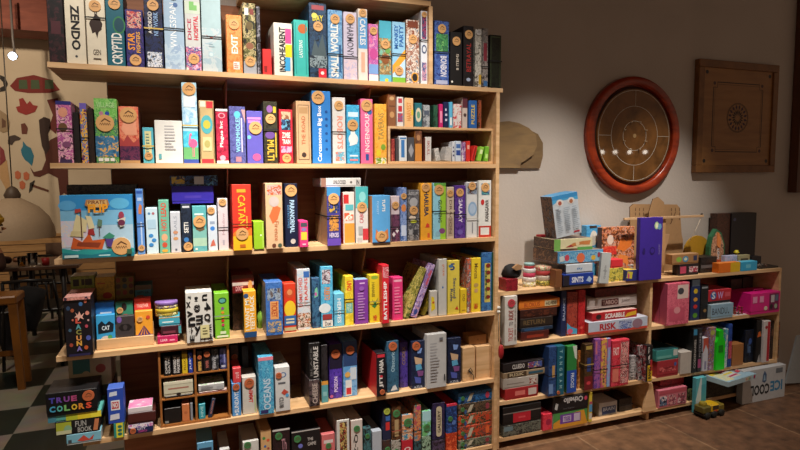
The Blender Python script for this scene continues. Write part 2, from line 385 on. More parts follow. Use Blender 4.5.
z=n.nodes.new('ShaderNodeTexNoise'); z.inputs['Scale'].default_value=6; z.inputs['Detail'].default_value=6; r=n.nodes.new('ShaderNodeMix'); r.data_type='RGBA'; r.blend_type='MULTIPLY'; r.inputs['Factor'].default_value=.6
n.links.new(t.outputs['Object'],mp.inputs['Vector']); n.links.new(mp.outputs[0],ck.inputs['Vector']); n.links.new(t.outputs['Object'],z.inputs['Vector']); n.links.new(ck.outputs['Color'],r.inputs['A']); n.links.new(z.outputs['Color'],r.inputs['B']); n.links.new(r.outputs['Result'],b.inputs['Base Color'])
CHECK=m
WX=.62           # the plastered wall behind the bookcase starts here; left of it the view runs into the next room
b=MB(); b.box(-5,.75,-3.2,5.7,-.1,0,CHECK); tag(b.build('floor'),kind='structure')
b=MB(); b.box(.75,6.4,-3.2,.5,-.1,0.,SLATE); tag(b.build('floor_slate'),kind='structure')
b=MB(); b.box(WX,6.4,.34,.46,0,3.7,PLASTER); tag(b.build('wall_back'),kind='structure')
b=MB(); b.box(-5,6.4,-3.2,5.7,3.7,3.8,mat('4a2a1c',.8)); tag(b.build('ceiling'),kind='structure')
b=MB(); b.box(-5,WX,4.9,5.35,min(3.3,at(25,30,4.9).z),3.7,wood('6a2c18','83402a',3,(1,6,6),.7)); tag(b.build('trim_1'),kind='structure')
# dark door frame at the far right end of the wall
b=MB(); DX=X_at(796,.27,1.3); b.box(DX,DX+.5,.27,.335,1.36,3.3,wood('4b2a18','63391f',3,(8,8,1),.5)); tag(b.build('trim_2'),kind='structure')
# ---- far room wall with painted mural and board panelling
FY=5.5
b=MB(); zc=at(30,237,FY).z
b.box(-5,.9,FY,FY+.1,0,3.7,PLASTER2)
def mp_(pts,c,k=1): 
    P=[at(x,y,FY) for x,y in pts]; b.add([(p.x,FY-.004-.002*k,p.z) for p in P],[tuple(range(len(P)))],mat(c,.8))
mp_([(10,86),(17,78),(34,75),(52,80),(60,90),(50,93),(28,93),(15,91)],'7c2a24')
for x in (23,35,49): mp_([(x-4,80),(x+4,80),(x+5,89),(x-4,89)],'4a5a3c',2)
mp_([(16,107),(20,106),(19,99),(23,98),(27,104),(30,101),(33,105),(38,106),(35,112),(26,115),(18,112)],'9a3430')
mp_([(0,75),(5,77),(8,84),(5,91),(0,92)],'2c2622'); mp_([(0,79),(3,82),(4,86),(0,88)],'c9b79c',2)
mp_([(0,110),(6,114),(10,122),(9,131),(3,133),(0,131)],'a08868'); mp_([(2,118),(6,121),(6,127),(2,128)],'6b4c38',2)
mp_([(21,124),(25,123),(28,128),(27,134),(22,134)],'6d3b2e')
mp_([(8,140),(10,136),(15,135),(21,138),(20,140),(15,141),(12,145),(8,144)],'4a3c36')
mp_([(0,146),(4,150),(6,160),(0,166)],'8a3a3e'); mp_([(0,166),(7,160),(9,175),(11,190),(9,197),(5,187),(0,178)],'c8a070')
mp_([(21,150),(23,146),(23,141),(27,146),(31,148),(34,156),(32,166),(28,162),(25,160),(22,155)],'2f7890')
for x,y in ((18,175),(26.5,176),(22.5,185)): mp_([(x-3,y-3),(x,y-4.5),(x+3,y-2),(x+2.6,y+3),(x,y+4.5),(x-2.6,y+3)],'c8704c')
mp_([(30,167),(34,172),(42,170),(46,160),(44,150),(50,140),(58,136),(68,134),(68,175),(69,196),(64,193),(60,196),(58,178),(48,173),(40,177),(34,176)],'5f3026')
mp_([(39,120),(44,117),(50,119),(51,128),(48,134),(50,148),(46,155),(42,146),(40,133)],'3c2a24',2)
mp_([(47,100),(58,98),(60,116),(56,134),(49,128),(53,115)],'6a2c26',2)
mp_([(29,193),(30,183),(35,180),(34,184),(32,190)],'3c3630',2); mp_([(32,184),(49,190),(48.5,192),(32,186.5)],'6b4030',2)
W1=wood('a67a4a','c59a66',3,(1,8,8),.6)
nb=9; hb=zc/nb
for i in range(nb): b.box(-5,.9,FY-.03,FY-.002,i*hb+.006,(i+1)*hb-.004,W1)
b.box(-5,.9,FY-.05,FY-.002,zc,zc+.035,W1)
tag(b.build('wall_far'),kind='structure')
# ================================================================== THE TALL BOOKCASE
bc=thing('bookcase','tall pine bookcase packed with boxed games, six shelves, standing against the plaster wall','bookcase',(1.45,0,0))
OFF=Vector((-1.45,0,0))
TM=Matrix.Translation(OFF)
XR=2.47
def board(row,xl,xr,y0,y1,th=.021,mt=PINE,name='shelf_board',deep=None,par=bc,T=TM,post=None):
    (xa,za,xb,zb),_=ROWS[row]; f=lambda X:za+(zb-za)*(X-xa)/(xb-xa); m_=MB()
    V=[(xl,y0,f(xl)-th),(xr,y0,f(xr)-th),(xr,y0,f(xr)),(xl,y0,f(xl)),(xl,y1,f(xl)-th),(xr,y1,f(xr)-th),(xr,y1,f(xr)),(xl,y1,f(xl))]
    m_.add(V,[(0,1,2,3),(5,4,7,6),(3,2,6,7),(1,0,4,5),(4,0,3,7),(1,5,6,2)],mt,T=T); return m_.build(name,par)
XLs={'A':.447,'B':.437,'C':.433,'D':.42}
for r_ in 'ABCD': board(r_,XLs[r_],XR-.021,0,.335 if r_!='A' else .335)
board('A',XR-.021,XR+.017,0,.335)
board('E',.50,XR-.021,0,.335); board('F',.55,XR-.021,.01,.335)
zt0=rowz('A',2.0)+.372
m_=MB(); XU=X_at(431,0.,rowz('A',2.)); m_.box(1.2,XU-.0,0,.33,zt0,zt0+.022,PINE,T=TM); m_.build('shelf_board',bc)
m_=MB(); m_.box(XU-.01,XU+.01,0.,.33,rowz('A',XU)+.001,zt0-.001,PINE,.001,T=TM); m_.build('upright',bc)
m_=MB(); m_.box(XR-.02,XR,-.0,.335,0,rowz('A',XR)-.022,PINE,.001,T=TM); m_.build('upright',bc)
order=['A','B','C','D','E','F']
for hi,lo,cols in (('A','B',(229.8,374.1)),('B','C',(231,370.4)),('C','D',(231.5,369.3)),('D','E',(366,))):
    for xx in cols:
        X=X_at(xx,.02,rowz(lo,1.6)); m_=MB(); z1=rowz(hi,X)-.0225; z0=rowz(lo,X)+.001; q=((.06,z1),(.30,z1),(.30,z0),(.26,z0))
        V=[(X-.0025,y,z) for y,z in q]+[(X+.0025,y,z) for y,z in q]
        m_.add(V,[(0,1,2,3),(7,6,5,4),(1,0,4,5),(2,1,5,6),(3,2,6,7),(0,3,7,4)],PINE_D,T=TM); m_.build('bracket',bc)
m_=MB(); m_.box(WX+.005,XR-.021,.322,.333,.07,rowz('A',2.)-.03,PINE_D,T=TM); m_.box(WX+.005,XU-.011,.322,.333,rowz('A',2)+.01,zt0-.001,PINE_D,T=TM)
for (x,y) in ((180,273),(246,273)):
    p=at(x,y,.322); m_.lathe([(.02,0),(.02,.003),(.014,.003),(.014,.001)],PINE_D,18,T=TM@Matrix.Translation((p.x,.322,p.z))@Matrix.Rotation(math.pi/2,4,'X'))
m_.build('back_panel',bc)
# ================================================================== THE LOW SHELF UNIT
Yr=.03
RX0=XR+.012; RX1=X_at(782,Yr,.87)
lu=thing('low_shelf_unit','low two-bay pine shelf unit crammed with games, right of the tall bookcase','shelf unit',((RX0+RX1)/2,Yr,0))
TL=Matrix.Translation((-(RX0+RX1)/2,-Yr,0))
XM=X_at(650.5,Yr,.6); XM2=XM
def bd(row,a,c,y1=.335): return board(row,a,c,Yr,y1,.02,PINE,'shelf_board',par=lu,T=TL)
bd('R0',RX0,RX1)
for a,c in ((RX0+.02,XM-.01),(XM+.01,RX1-.02)): bd('R1',a,c); bd('R2',a,c); bd('R3',a,c)
for X in (RX0+.01,XM,RX1-.01):
    m_=MB(); m_.box(X-.0095,X+.0095,Yr,.335,0,rowz('R0',X)-.0215,PINE,.001,T=TL); m_.build('upright',lu)
m_=MB(); m_.box(RX0+.021,RX1-.021,.327,.335,.05,rowz('R0',3.5)-.03,PINE_D,T=TL); m_.build('back_panel',lu)
for X in (XM,):      # triangular gusset in front of the divider
    m_=MB(); z0=rowz('R3',X)+.001; m_.prism([(X-.05,z0),(X+.05,z0),(X+.012,z0+.175),(X-.012,z0+.175)],Yr-.018,Yr-.0008,PINE,T=TL); m_.build('gusset',lu)

REG.append((XR-.02,XR,0,.335,0,rowz('A',XR)-.022)); REG.append((XU-.01,XU+.01,0,.33,rowz('A',XU),zt0))
for X in (RX0+.01,XM,RX1-.01): REG.append((X-.0095,X+.0095,Yr,.335,0,rowz('R0',X)-.0215))
for hi,lo,cols in (('A','B',(229.8,374.1)),('B','C',(231,370.4)),('C','D',(231.5,369.3)),('D','E',(366,))):
    for xx in cols: X=X_at(xx,.02,rowz(lo,1.6)); REG.append((X-.0027,X+.0027,.06,.30,rowz(lo,X)+.001,rowz(hi,X)-.0225))
# ================================================================== ROW A (top shelf)
rnd=random.Random(5)
TXW='e8e6e0'
B('A','near-black game box with faint dark red picture',49.5,66,-14,['0d0c10','1c1216','3a1c22'],[('r',.2,.38,.8,.55,'4a2028'),('c',.5,.25,.2,'2c1418')])
B('A','white game box with four large black letters, leftmost',67,87,-14,'cream',[V_('ZENDO','black',.28,.18,.74,.76,-1,.08),('c',.5,.1,.07,'dgrey')],stk=.97)
B('A','cream game box with a dark brown blob creature',88,107.5,-14,'ddd3bd',[('c',.5,.52,.34,'choc'),('p',[(.2,.5),(.3,.4),(.45,.42),(.55,.34),(.62,.42),(.8,.46),(.75,.6),(.5,.66)],'choc'),('r',.45,.64,.49,.72,'choc'),('r',.55,.64,.59,.72,'choc'),V_('GEN','4a3a2c',.3,.13,.7,.2,0),('r',.3,.07,.7,.09,'4a3a2c')]+lines(.25,.86,.75,.9,1,'8a7a60'),stk=.75,band=.6)
B('A','deep teal game box with ragged white lettering',108,126,-14,'0e5c6e',[('c',.72,.52,.36,'2f7a4a',.11),('c',.72,.52,.28,'0e4656',.09),V_('CRYPTID',TXW,.25,.03,.85,.42,1,.04)],stk=.78,srt=None)
hb_=B('A','navy game box with bright orange lettering, shorter than its neighbours',127,145,9.5,['2a2a5c','3b2f78','1c2048'],[('r',.1,.68,.9,.97,('art',('20306a','c8504a','d8b0a0','1a1c40'),50,3)),V_('STAR','f09a2c',.1,.3,.5,.6,1,.05),V_('FIGHTERS','f0b04c',.58,.26,.8,.62,1,.04)],stk=.13)
B('A','black and deep blue game box with pale fine print',146,164.5,-15,['0c0f1c','1a2650','0c0f1c'],[V_('ANDROID',TXW,.2,.42,.42,.68,1),V_('NETWORK','8fb4e0',.5,.4,.75,.68,1),('r',.1,.02,.9,.2,('art',('0c0f1c','d0d4dc','7088a8'),60,2))],stk=.76,band=.48,bmt=BAND_Y)
B('A','pale blue game box with a white bird-feather print',165.5,185.5,-16,'a0b9d0',[('r',0,0,1,.3,('art',('a0b9d0','b4c8d8','94acc8'),14,4)),V_('WINGSPAN','eef2f6',.3,.26,.62,.78,1,.0),('c',.6,.76,.12,'4a6a9c'),('c',.3,.07,.08,'9ab0c8'),('c',.7,.07,.08,'9ab0c8')],stk=.88,band=.48)
B('A','white game box with bold red word and green shape',186.5,202,-16,'c4c6c4',[('r',0,.66,1,.8,'c4d0c0'),('p',[(.3,.7),(.8,.7),(.8,.76),(.6,.76),(.6,.8),(.3,.8)],'7ab868'),V_('DICE','b03050',.15,.36,.4,.6,1,.04),V_('HOSPITAL','d02a40',.55,.36,.85,.64,1,.05),('r',0,.0,1,.28,('art',('c8b8d8','c86a80','3a4a90','e0d8d0'),45,8))],stk=.14)
B('A','very pale aqua game box fastened with a black elastic',203,222.5,-17,'a6c0c6',[('r',0,.0,1,.5,('art',('acc4ca','bcc8cc','a0b8c4'),12,6)),('p',[(.2,.42),(.5,.38),(.8,.44),(.55,.4)],'a84a40'),('c',.45,.2,.14,'a8c4d0'),('c',.45,.2,.1,'c8dade')]+lines(.35,.28,.65,.33,2,'8aa4b0'),band=.4)
B('A','small orange game box with a white four-letter word',227.5,243,15,['ec8a48','f09a58','e87a3c'],[V_('EXIT','white',.25,.34,.75,.64,0,.05) and V_('EXIT','f0ece4',.3,.34,.72,.66,1,.06),('r',.4,.07,.8,.2,'f0e8e0')]+lines(.45,.08,.75,.18,3,'b05030'),stk=.84)
B('A','black game box with olive and silver artwork',244,257,3,['16140f','5c5a2c','b8a878','20242c'],[('r',0,0,1,.18,'9ca0a8'),('c',.5,.4,.3,'8a5a40',.05),('c',.5,.68,.25,'60502c',.06),('r',.15,.83,.45,.93,'e0dcd4'),('r',.55,.84,.85,.92,'7a3028')],stk=.18)
B('A','thin grey game box squeezed beside the olive one',257.7,261.5,6,['55545c','2a2a30','8c8a94'],band=.5)
s=B('A','small plain red card box',263,272,49,'e03030',[('r',.15,.1,.5,.35,'8c1818')],d=.16)
B('A','white party game box with heavy black word and colour blocks',274.5,293,23,'e2dcd0',[('r',.62,.62,.95,.9,'e04a90'),('r',.62,.36,.98,.6,'e8d020'),('r',.55,.1,.88,.36,'38a0d8'),V_('INCOHEARENT','0c0c10',.28,.08,.62,.92,1,.06)],side='cfc8bc')
B('A','turquoise game box with an orange-brown disc',294.5,309,20,'3ab4ac',[('c',.62,.85,.33,'b8602c'),V_('LANTERNS','e8f0ee',.35,.35,.6,.65,1,.02),('r',.8,.05,.86,.95,'1f8a88'),('r',.1,.05,.14,.95,'1f8a88')],side='2a9a98')
B('A','dark navy game box with a mountain and red corner tag',310,327.5,3,['1f3450','2b4a68','14202f'],[('r',.15,.91,.85,.97,'a04850'),V_('DAY','e0d030',.2,.76,.8,.84,0,.04),('c',.3,.83,.16,'d8d060'),('p',[(.1,.3),(.3,.52),(.5,.4),(.75,.6),(.95,.35),(.95,.2),(.1,.2)],'4a5a60'),('r',0,.14,1,.3,['1c2836','8a9aa0','30424c']),('r',.5,.01,.95,.13,'d02838'),('c',.72,.07,.1,TXW)],stk=.69)
B('A','blue game box with big white wavy letters',328.5,343,10,['5a90c0','7aaad0','4878ac'],[V_('SMALL WORLD',TXW,.18,.03,.72,.82,1,.06),('r',.75,.1,.9,.5,'2a5888')],stk=.87,band=.36)
B('A','pale lilac game box with rotated grey lettering',344,357.5,12,'c8c0d4',[V_('HARMONY','3a3848',.25,.35,.75,.82,-1,.02),('r',0,0,1,.3,['c8c0d4','d8c0c8','b8b0cc'])],stk=.9,band=.34)
B('A','tall narrow box, blue above and pinkish below',358.5,368,9,'dcd4cc',[('r',.02,.45,.98,.88,'5a9ad0'),V_('CASTLES',TXW,.2,.5,.8,.86,-1,.04),('r',.3,.12,.7,.4,'e0a890')],stk=.95)
B('A','pink and violet game box with a rabbit-like swirl',369,378.5,24,['d868a0','b05ca8','e098b8'],[('r',0,0,1,.12,TXW),('r',0,.13,1,.3,'7aa0d8'),('c',.5,.48,.4,'c04890',.1)],stk=.88)
B('A','aqua, green and brown landscape box',379.5,391.5,21,['78b4a0','8a6a40','c0a878'],[('r',0,.72,1,1,'48a8c0'),('r',0,.0,1,.12,'60b8d0'),('c',.6,.03,.15,'e0c830'),('c',.5,.38,.34,'8a5028',.08),('c',.7,.52,.2,'6aa050',.05)],stk=.62,band=.42)
B('A','light blue and orange game box with a yellow base',392.5,405.5,22,'8cc0e0',[('p',[(0,.28),(1,.56),(1,.4),(0,.14)],'e8a030'),('p',[(0,.14),(1,.4),(1,.08),(0,.08)],'b8d8f0'),('r',0,0,1,.09,'80b838'),V_('MONKEY','2460a8',.15,.56,.45,.95,1,.05),V_('PARTY','2460a8',.52,.6,.85,.95,1,.05)],stk=.2,band=.47)
B('A','crowded brown and white cartoon box',406.3,419.5,20,['c8b0a0','8a4a34','e0d4c8','5a6a80'],[('c',.65,.1,.28,'e0a030',.08),('c',.65,.1,.2,'2a2420',.06),('r',.1,.88,.9,.98,'7a3a24')],stk=.7,side='8a6a58')
B('A','slim white and blue box beside the upright',421,428.5,11,'d4dae4',[('r',.15,.62,.85,.92,['30406a','a04068','1a2040']),('r',.15,.05,.85,.3,['405a8a','c090a8']),('c',.5,.48,.4,'3a4a70',.06),('c',.5,.48,.25,'d4dae4',.04)],stk=.95,band=.6)
B('A','blue and green game box right of the upright',434.5,449,21,['30488c','4a6ab0','2a3a78'],[('r',.1,.52,.95,.8,['4a9a58','2f6a48','70b468']),V_('BONBON','d8d8e8',.4,.14,.85,.46,-1,.06),('r',.1,.02,.9,.08,'a8b0d0')],stk=.88,band=.52)
B('A','black game box with a small pale title',450.2,462,32,'131214',[V_('8 ITEMS','cabfb0',.5,.3,.72,.6,1,.02),('c',.15,.08,.08,TXW)],stk=.83)
B('A','black game box with red upright letters',463.2,473.5,26,['121012','1c181c','121012'],[V_('BETRAYAL','a02a28',.3,.25,.75,.72,1,.03),('c',.5,.12,.2,'9aa8c0',.03)],stk=.86)
B('A','grey spotted slim box with a yellow patch',475,481.5,29,['a09c94','c8c4ba','5a564e'],[('r',.55,.05,.95,.22,'c8a030')],stk=.94,srt=mat('cfcfcf'))
B('A','grey and wine-coloured slim box',482.2,488,28,['6a6868','98908c','3c3438'],[('r',.2,.45,.8,.75,'8a3040'),('r',.2,.03,.9,.12,'3868a0')],band=.35)
B('A','black-green box at the far right end',489.5,501,35,['10160f','1c2418','0c0f0c'],[('r',.08,.04,.12,.96,'4a5a3c'),('r',.88,.04,.92,.96,'4a5a3c'),('r',.1,.95,.9,.97,'4a5a3c')],band=.51,side='0c0f0c')
# ================================================================== ROW B
B('B','pink and purple crowded picture box, leftmost',58.5,74,101,['d070a0','a84890','e8b0c0','402040'],[('r',0,.94,1,1,'2a2a78'),('r',.1,0,.9,.06,'3a2a50'),('c',.45,.82,.3,'e09a80',.08),('c',.4,.58,.3,'6a4a30',.07),('c',.6,.3,.3,'804a70',.05)],band=.55)
B('B','black game box with worn plain spine',75,81,112,['141112','1f1a1a','141112'])
B('B','slim box in orange, blue and yellow patches',82,89,103,['e07030','3070b0','e8b040','502060'],[('r',0,.9,1,1,'6a5ab0')],band=.42)
B('B','wide dark brown box between two bright ones',90,95.5,108,['1c1310','2a1c16','1c1310'])
B('B','green and blue village box',96.5,119.5,98.5,['3f8a4c','6aa850','2f6a5c','a8c070'],[('r',0,.72,1,1,['6ab050','88c068','4f9a48']),('c',.3,.77,.1,'b0788c'),('c',.56,.77,.1,'2848a0'),('r',.0,.1,1,.42,['2f5a80','3c78a0','d8a860']),('r',.1,.03,.3,.08,TXW),('r',.36,.03,.56,.08,TXW),('r',.62,.03,.8,.08,TXW),V_('VILLAGE','b0d898',.1,.86,.9,.94,0,.02)],stk=(.45,.62,.034),side='7ab058')
B('B','terracotta canyon box darkening to purple',120.5,140.5,106.5,['d0604c','e08868','c85040'],[('r',0,0,1,.3,['4a2040','6a3050','382040']),('p',[(0,.3),(1,.3),(1,.45),(.7,.36),(.4,.5),(.2,.38),(0,.46)],'a84040'),('p',[(.1,.6),(.3,.78),(.6,.72),(.85,.82),(.9,.5),(.3,.5)],'e8a080'),('r',0,0,1,.05,'b89060')],stk=(.5,.85,.032),side='7a3a30')
B('B','little light blue card box with yellow panel',143.5,154.5,127.5,'58b4c8',[('r',.2,.12,.8,.9,'dcd8a0')]+lines(.3,.2,.7,.85,8,'6a8a80',3),stk=(.5,.2,.016),band=.48,bmt=BAND_Y,d=.14)
B('B','blank white box with faint grey lines of text',155.8,183.5,120.5,'e0ded8',lines(.35,.3,.75,.9,9,'b0aeb0',5)+[('r',.12,.1,.22,.22,'60a8b0')],d=.2)
B('B','tall sky blue box with a pink flamingo',184,199,82.5,'aad4e8',[('r',0,.48,1,.84,['c8e0ec','a8cce4','88b8d8']),('r',0,.18,1,.4,['40b0d0','58c8e0']),('r',0,.05,1,.2,'6ab070'),('r',0,0,1,.05,'3a50a0'),('r',.1,.7,.9,.84,'dce4ea'),('c',.65,.25,.3,'e86090',.055),('p',[(.35,.24),(.42,.36),(.55,.38),(.6,.35),(.5,.34),(.52,.26)],'f07098'),('r',.6,.08,.64,.22,'f07098'),('r',.7,.08,.74,.22,'f07098')],stk=(.5,.93,.03),band=.47,bmt=BAND_Y)
B('B','ornate tan box with a turquoise medallion',200.5,215.5,100.5,'b8a070',[('r',.08,.9,.45,.99,'d8d0c0'),('r',.5,.88,.95,.99,'c03038'),('c',.5,.62,.4,'4aa0a8',.15),('c',.5,.62,.25,'b8b040',.07),('r',.2,.2,.8,.42,'d0c090'),('c',.5,.31,.2,'a8a060',.06),('r',.1,.0,.9,.07,'b83038')]+[('r',.03,.08,.07,.88,'5a4830'),('r',.93,.08,.97,.88,'5a4830')],side='8a4a3a')
B('B','crimson box with white lettering reading upward',217,229,109,['9c1c38','b82848','8a1830'],[V_('Plague Inc',TXW,.3,.3,.65,.78,1,.04),('c',.5,.88,.3,'e8909c',.05),('c',.5,.88,.2,'9c1c38',.035),('r',0,0,1,.05,TXW),('c',.5,.1,.25,'e8a0b0',.05),('r',0,.96,1,1,TXW)])
B('B','dusty indigo box with pale turquoise lettering',230.5,246.5,106.5,['4a4c88','5c60a0','40427a'],[V_('WORMHOLES','88c8d8',.38,.2,.66,.82,1,.05),('c',.5,.86,.2,'58b8d0',.06),('r',.35,.03,.7,.12,'a87888'),('r',.72,.2,.8,.8,'c8c0e0'),('p',[(.75,.95),(1,.95),(1,.7)],'b89098')],side='5a5488')
B('B','violet box with pink heading and pink circle',247.5,263.5,111,'5f58b4',[('r',.05,.84,.9,.88,'e088c0'),('r',.1,.77,.85,.82,'d080c0'),('c',.15,.5,.12,'70c0c0'),('c',.6,.12,.26,'d85890',.07)],stk=(.55,.68,.028))
B('B','dark olive box with slanting gold letters',264.5,278.5,101.5,['2c2a1c','3a3828','24221a'],[('c',.45,.88,.22,'8a5aa0',.06),('r',.7,.82,.9,.92,'d8b838'),('c',.45,.46,.35,'6a4890',.06),V_('MULTI','e0b040',.22,.05,.72,.38,-1,.06),('r',.82,.1,.9,.5,'d8b838')],stk=.72,band=.55)
B('B','red box with black, white and pink panels',280,293.5,109.5,'c82838',[('r',.15,.82,.85,.96,['d0b090','8a5a40']),('r',.15,.62,.85,.82,['30507a','1c1a28','60a0c0']),V_('ZOMBIE','f0e8e0',.2,.47,.8,.58,0,.05),V_('TRAIN','f0e8e0',.2,.36,.8,.45,0,.05),('r',.1,.2,.9,.32,['c04878','e8a0b8'])],stk=(.5,.1,.02))
B('B','kraft-coloured box with rust coloured title frame',297,311.5,101,'c8a27a',[('r',.12,.06,.88,.94,'5a3c28'),('r',.15,.07,.85,.93,'c8a27a'),('r',.2,.8,.8,.9,'b08a60'),V_('THE ROAD','b05a38',.35,.3,.62,.76,1,.02),('c',.5,.14,.16,'40302a',.04)],side='a8825c',yf=.005)
B('B','large bright blue box with white upright title',312.8,331.5,91,'2f7cc8',[V_('Carcassonne Big Box','f0f0f0',.28,.03,.55,.8,1,.04)]+[('c',.76,v,.07,'1c4c90') for v in (.2,.32,.42,.53,.62,.72)],stk=(.33,.93,.03),side='2a6ab0')
B('B','white box with salmon letters on a black elastic',333,346,97.5,'d8d4d0',[V_('ROBOTS','e0907c',.35,.22,.8,.72,-1,.06),('r',.2,.04,.9,.18,['d8d4d0','60a8c0','d88070'])],stk=.88,band=.48,yf=.03)
B('B','sky blue box with a white goose shape',347.3,360,105,['38a0d0','4ab0dc','3090c0'],[('r',.1,.8,.9,.88,'cfe8f4'),('c',.5,.42,.38,'e8ecec',.1),('p',[(.2,.3),(.8,.34),(.6,.58),(.3,.56)],'e8ecec'),('r',.2,.12,.85,.15,'d8eaf4'),('r',.2,.05,.85,.08,'e88890')],stk=(.45,.66,.026))
B('B','bubblegum pink box with white serif title',361,373.2,99,'ec6c9c',[V_('INGENIOUS','f4f0f0',.35,.18,.72,.78,1,.02),('r',.4,.05,.65,.15,'2858a0'),('c',.75,.8,.2,'3868a8',.04)],stk=(.5,.9,.028),side='c02038')
B('B','yellow-orange box with a citrus border',375,387,104,['f0a838','f4b850','e89828'],[V_('TAVERNS','8a7a50',.3,.4,.75,.85,1,.0),('c',.3,.18,.2,'e8d030',.06),('c',.7,.28,.2,'80a838',.05),('r',.05,0,.95,.1,['e8d030','f0e8d0','78a030'])],yf=.015)
# small rack inside the right half of row B
def px(row,x,yf=.02):
    Y=ROWS[row][1]+yf; return X_at(x,Y,rowz(row,2.))
yi=.022
xa,xb=px('B',388.2,yi),px('B',494,yi); xb=min(xb,XR-.0225)
zb_=max(rowz('B',xa),rowz('B',xb))+.0008; z1=Z_at(127.5,(xa+xb)/2,yi); 
rack=thing('wooden_rack','small two-level pine insert holding rows of little games, inside the second shelf','rack',((xa+xb)/2,yi,zb_)); TR=Matrix.Translation((-(xa+xb)/2,-yi,-zb_))
for a in (xa,xb-.012):
    m_=MB(); m_.box(a,a+.012,yi,yi+.2,zb_,z1-.012,PINE,.001,T=TR); m_.build('side_panel',rack)
m_=MB(); m_.box(xa+.012,xb-.012,yi,yi+.2,zb_,zb_+.012,PINE,.001,T=TR); m_.build('bottom_board',rack)
m_=MB(); m_.box(xa,xb,yi,yi+.2,z1-.012,z1,PINE,.001,T=TR); m_.build('top_board',rack)
G1='little games on the pine insert'; G2='little games inside the pine insert'
def b1(l,*a,**k): k.setdefault('d',.14); k.setdefault('yf',.028); return B('B',l,*a,z=z1+.0006,where='standing on top of the pine insert',name='card_game_box',group=G1,lid=False,**k)
def b2(l,*a,**k): k.setdefault('d',.14); k.setdefault('yf',.028); return B('B',l,*a,z=zb_+.0126,where='in the pine insert',name='card_game_box',group=G2,lid=False,**k)
b1('brown leather-look card box with a gold emblem',388,396,93.5,'8a5838',[('r',.1,.6,.9,.63,'5a3420'),('c',.5,.85,.3,'c8a070',.06),('c',.5,.35,.3,'c09060',.1)],side='b08050')
b1('white slim card box with red and blue panels',397,403.5,97,'dcd8d4',[('r',.2,.5,.8,.7,'c03038'),('r',.1,.15,.9,.45,['3868a0','b04050']),('r',.2,.8,.8,.95,'c04050')])
b1('peach card box with orange lettering',404.5,413.5,98,'e8b880',[V_('HARVEST','d08030',.25,.2,.75,.85,1,.02),('r',.75,.4,1,.6,'e0c030')],side='d8d4cc')
b1('teal card box with an ornate cream oval',415,422,103,'256c78',[('c',.5,.5,.42,'d8ccb0',.3),('c',.5,.5,.25,'6a9a80',.15)])
b1('grey patterned card box',423.3,430,105,['7a8088','a8acb0','585c64'],[('r',.1,.55,.9,.75,'505868')])
b1('dark green narrow card box',433.5,438,105,['1c4030','2c5a44','142c20'],stk=None)
b1('magenta narrow card box',439.2,443,104,'c02068',[('r',.2,.2,.8,.7,'e890b0')])
b1('navy narrow card box with white marks',443.6,448.6,102,'16204c',lines(.3,.2,.75,.8,3,'d0d0e0'))
b1('light blue narrow card box',449.2,452.7,102,'5ab0d8',[('r',.2,.1,.8,.4,'e8e8e8')])
b1('red and white checked card box',453.3,461.5,104,['c83038','d8d0cc','c83038'],[('r',.1,.6,.45,.85,'d8d0cc'),('r',.5,.3,.9,.55,'dcd4d0'),('r',.15,.1,.45,.35,'d8d0cc')])
b1('off-white card box topped with dark pink',462.3,467.5,97,'c8b8b0',[('r',0,.65,1,1,'5a2c38'),('c',.5,.42,.3,'4a3434',.06)])
b1('blue card box with yellow lettering',468.7,477,100.5,'2860a8',[V_('PUZZLE','e8c840',.3,.15,.7,.85,1,.04)])
b1('dark orange-flecked narrow card box',478,481.5,100,['3a2c28','a05030','2c2420'])
b2('worn red narrow card box, leftmost',391.5,395,139,['a84038','8a3030','c86050'])
b2('dark grey thin card box',395.8,398.6,138,'4a4448')
b2('white card box with a blue stripe',399.2,407,136,'d8dce0',[('r',.25,.15,.7,.85,'3a78b8'),('r',.1,.88,.9,.94,'3a78b8')])
b2('charcoal card box with a pale diamond',407.7,414.6,137.5,'4a4a50',[('p',[(.5,.15),(.9,.45),(.5,.75),(.1,.45)],'9a9aa0')],yf=.026)
b2('orange card box under a brown top panel',415.2,422,131,'d08a40',[('r',0,.58,1,1,['5a3828','7a4c34']),('c',.5,.78,.3,'b08058',.1)])
b2('off-white card box with red vertical title',425.3,431.5,137,'d0ccc8',[V_('SKULL','a04038',.3,.25,.7,.85,-1,.03)],side='7a4438')
b2('dusty white card box leaning left',436,440.8,145,['a8a8a4','c8c4c0'],lean=-.18,h=.062)
b2('light grey card box leaning right',444.5,451,143,['a8a6a4','bcb8b4'],lean=.12,h=.07)
b2('white thin card box with navy print',452.2,455,141.5,'d0d4dc',lines(.2,.2,.8,.8,3,'283060'))
b2('blue and white card box with a bold stripe',455.6,461,141,'c8d4e4',[('r',.1,.3,.9,.55,'2c4c98'),('r',.1,.65,.9,.85,'4a70b0')])
b2('plum narrow card box',461.6,465.7,142,['502858','9a6aa0','d0c8d0'])
b2('bright red narrow card box',466.2,470.2,141,'d03028',[('r',.2,.6,.8,.8,'f0b0a0')])
b2('red card box leaning right with dark stripe',471,474.3,140,'c82c24',[('r',.3,.1,.6,.9,'7a1818')],lean=.26,h=.078)
b2('apple green card box leaning right',477,481,142,'8ac040',[('r',.2,.5,.8,.8,'d8e8b0')],lean=.26,h=.072)
b2('yellow-green card box leaning right by the end panel',484,488,141,'70b030',[('r',.2,.2,.8,.5,'b8e080')],lean=.1,h=.076)
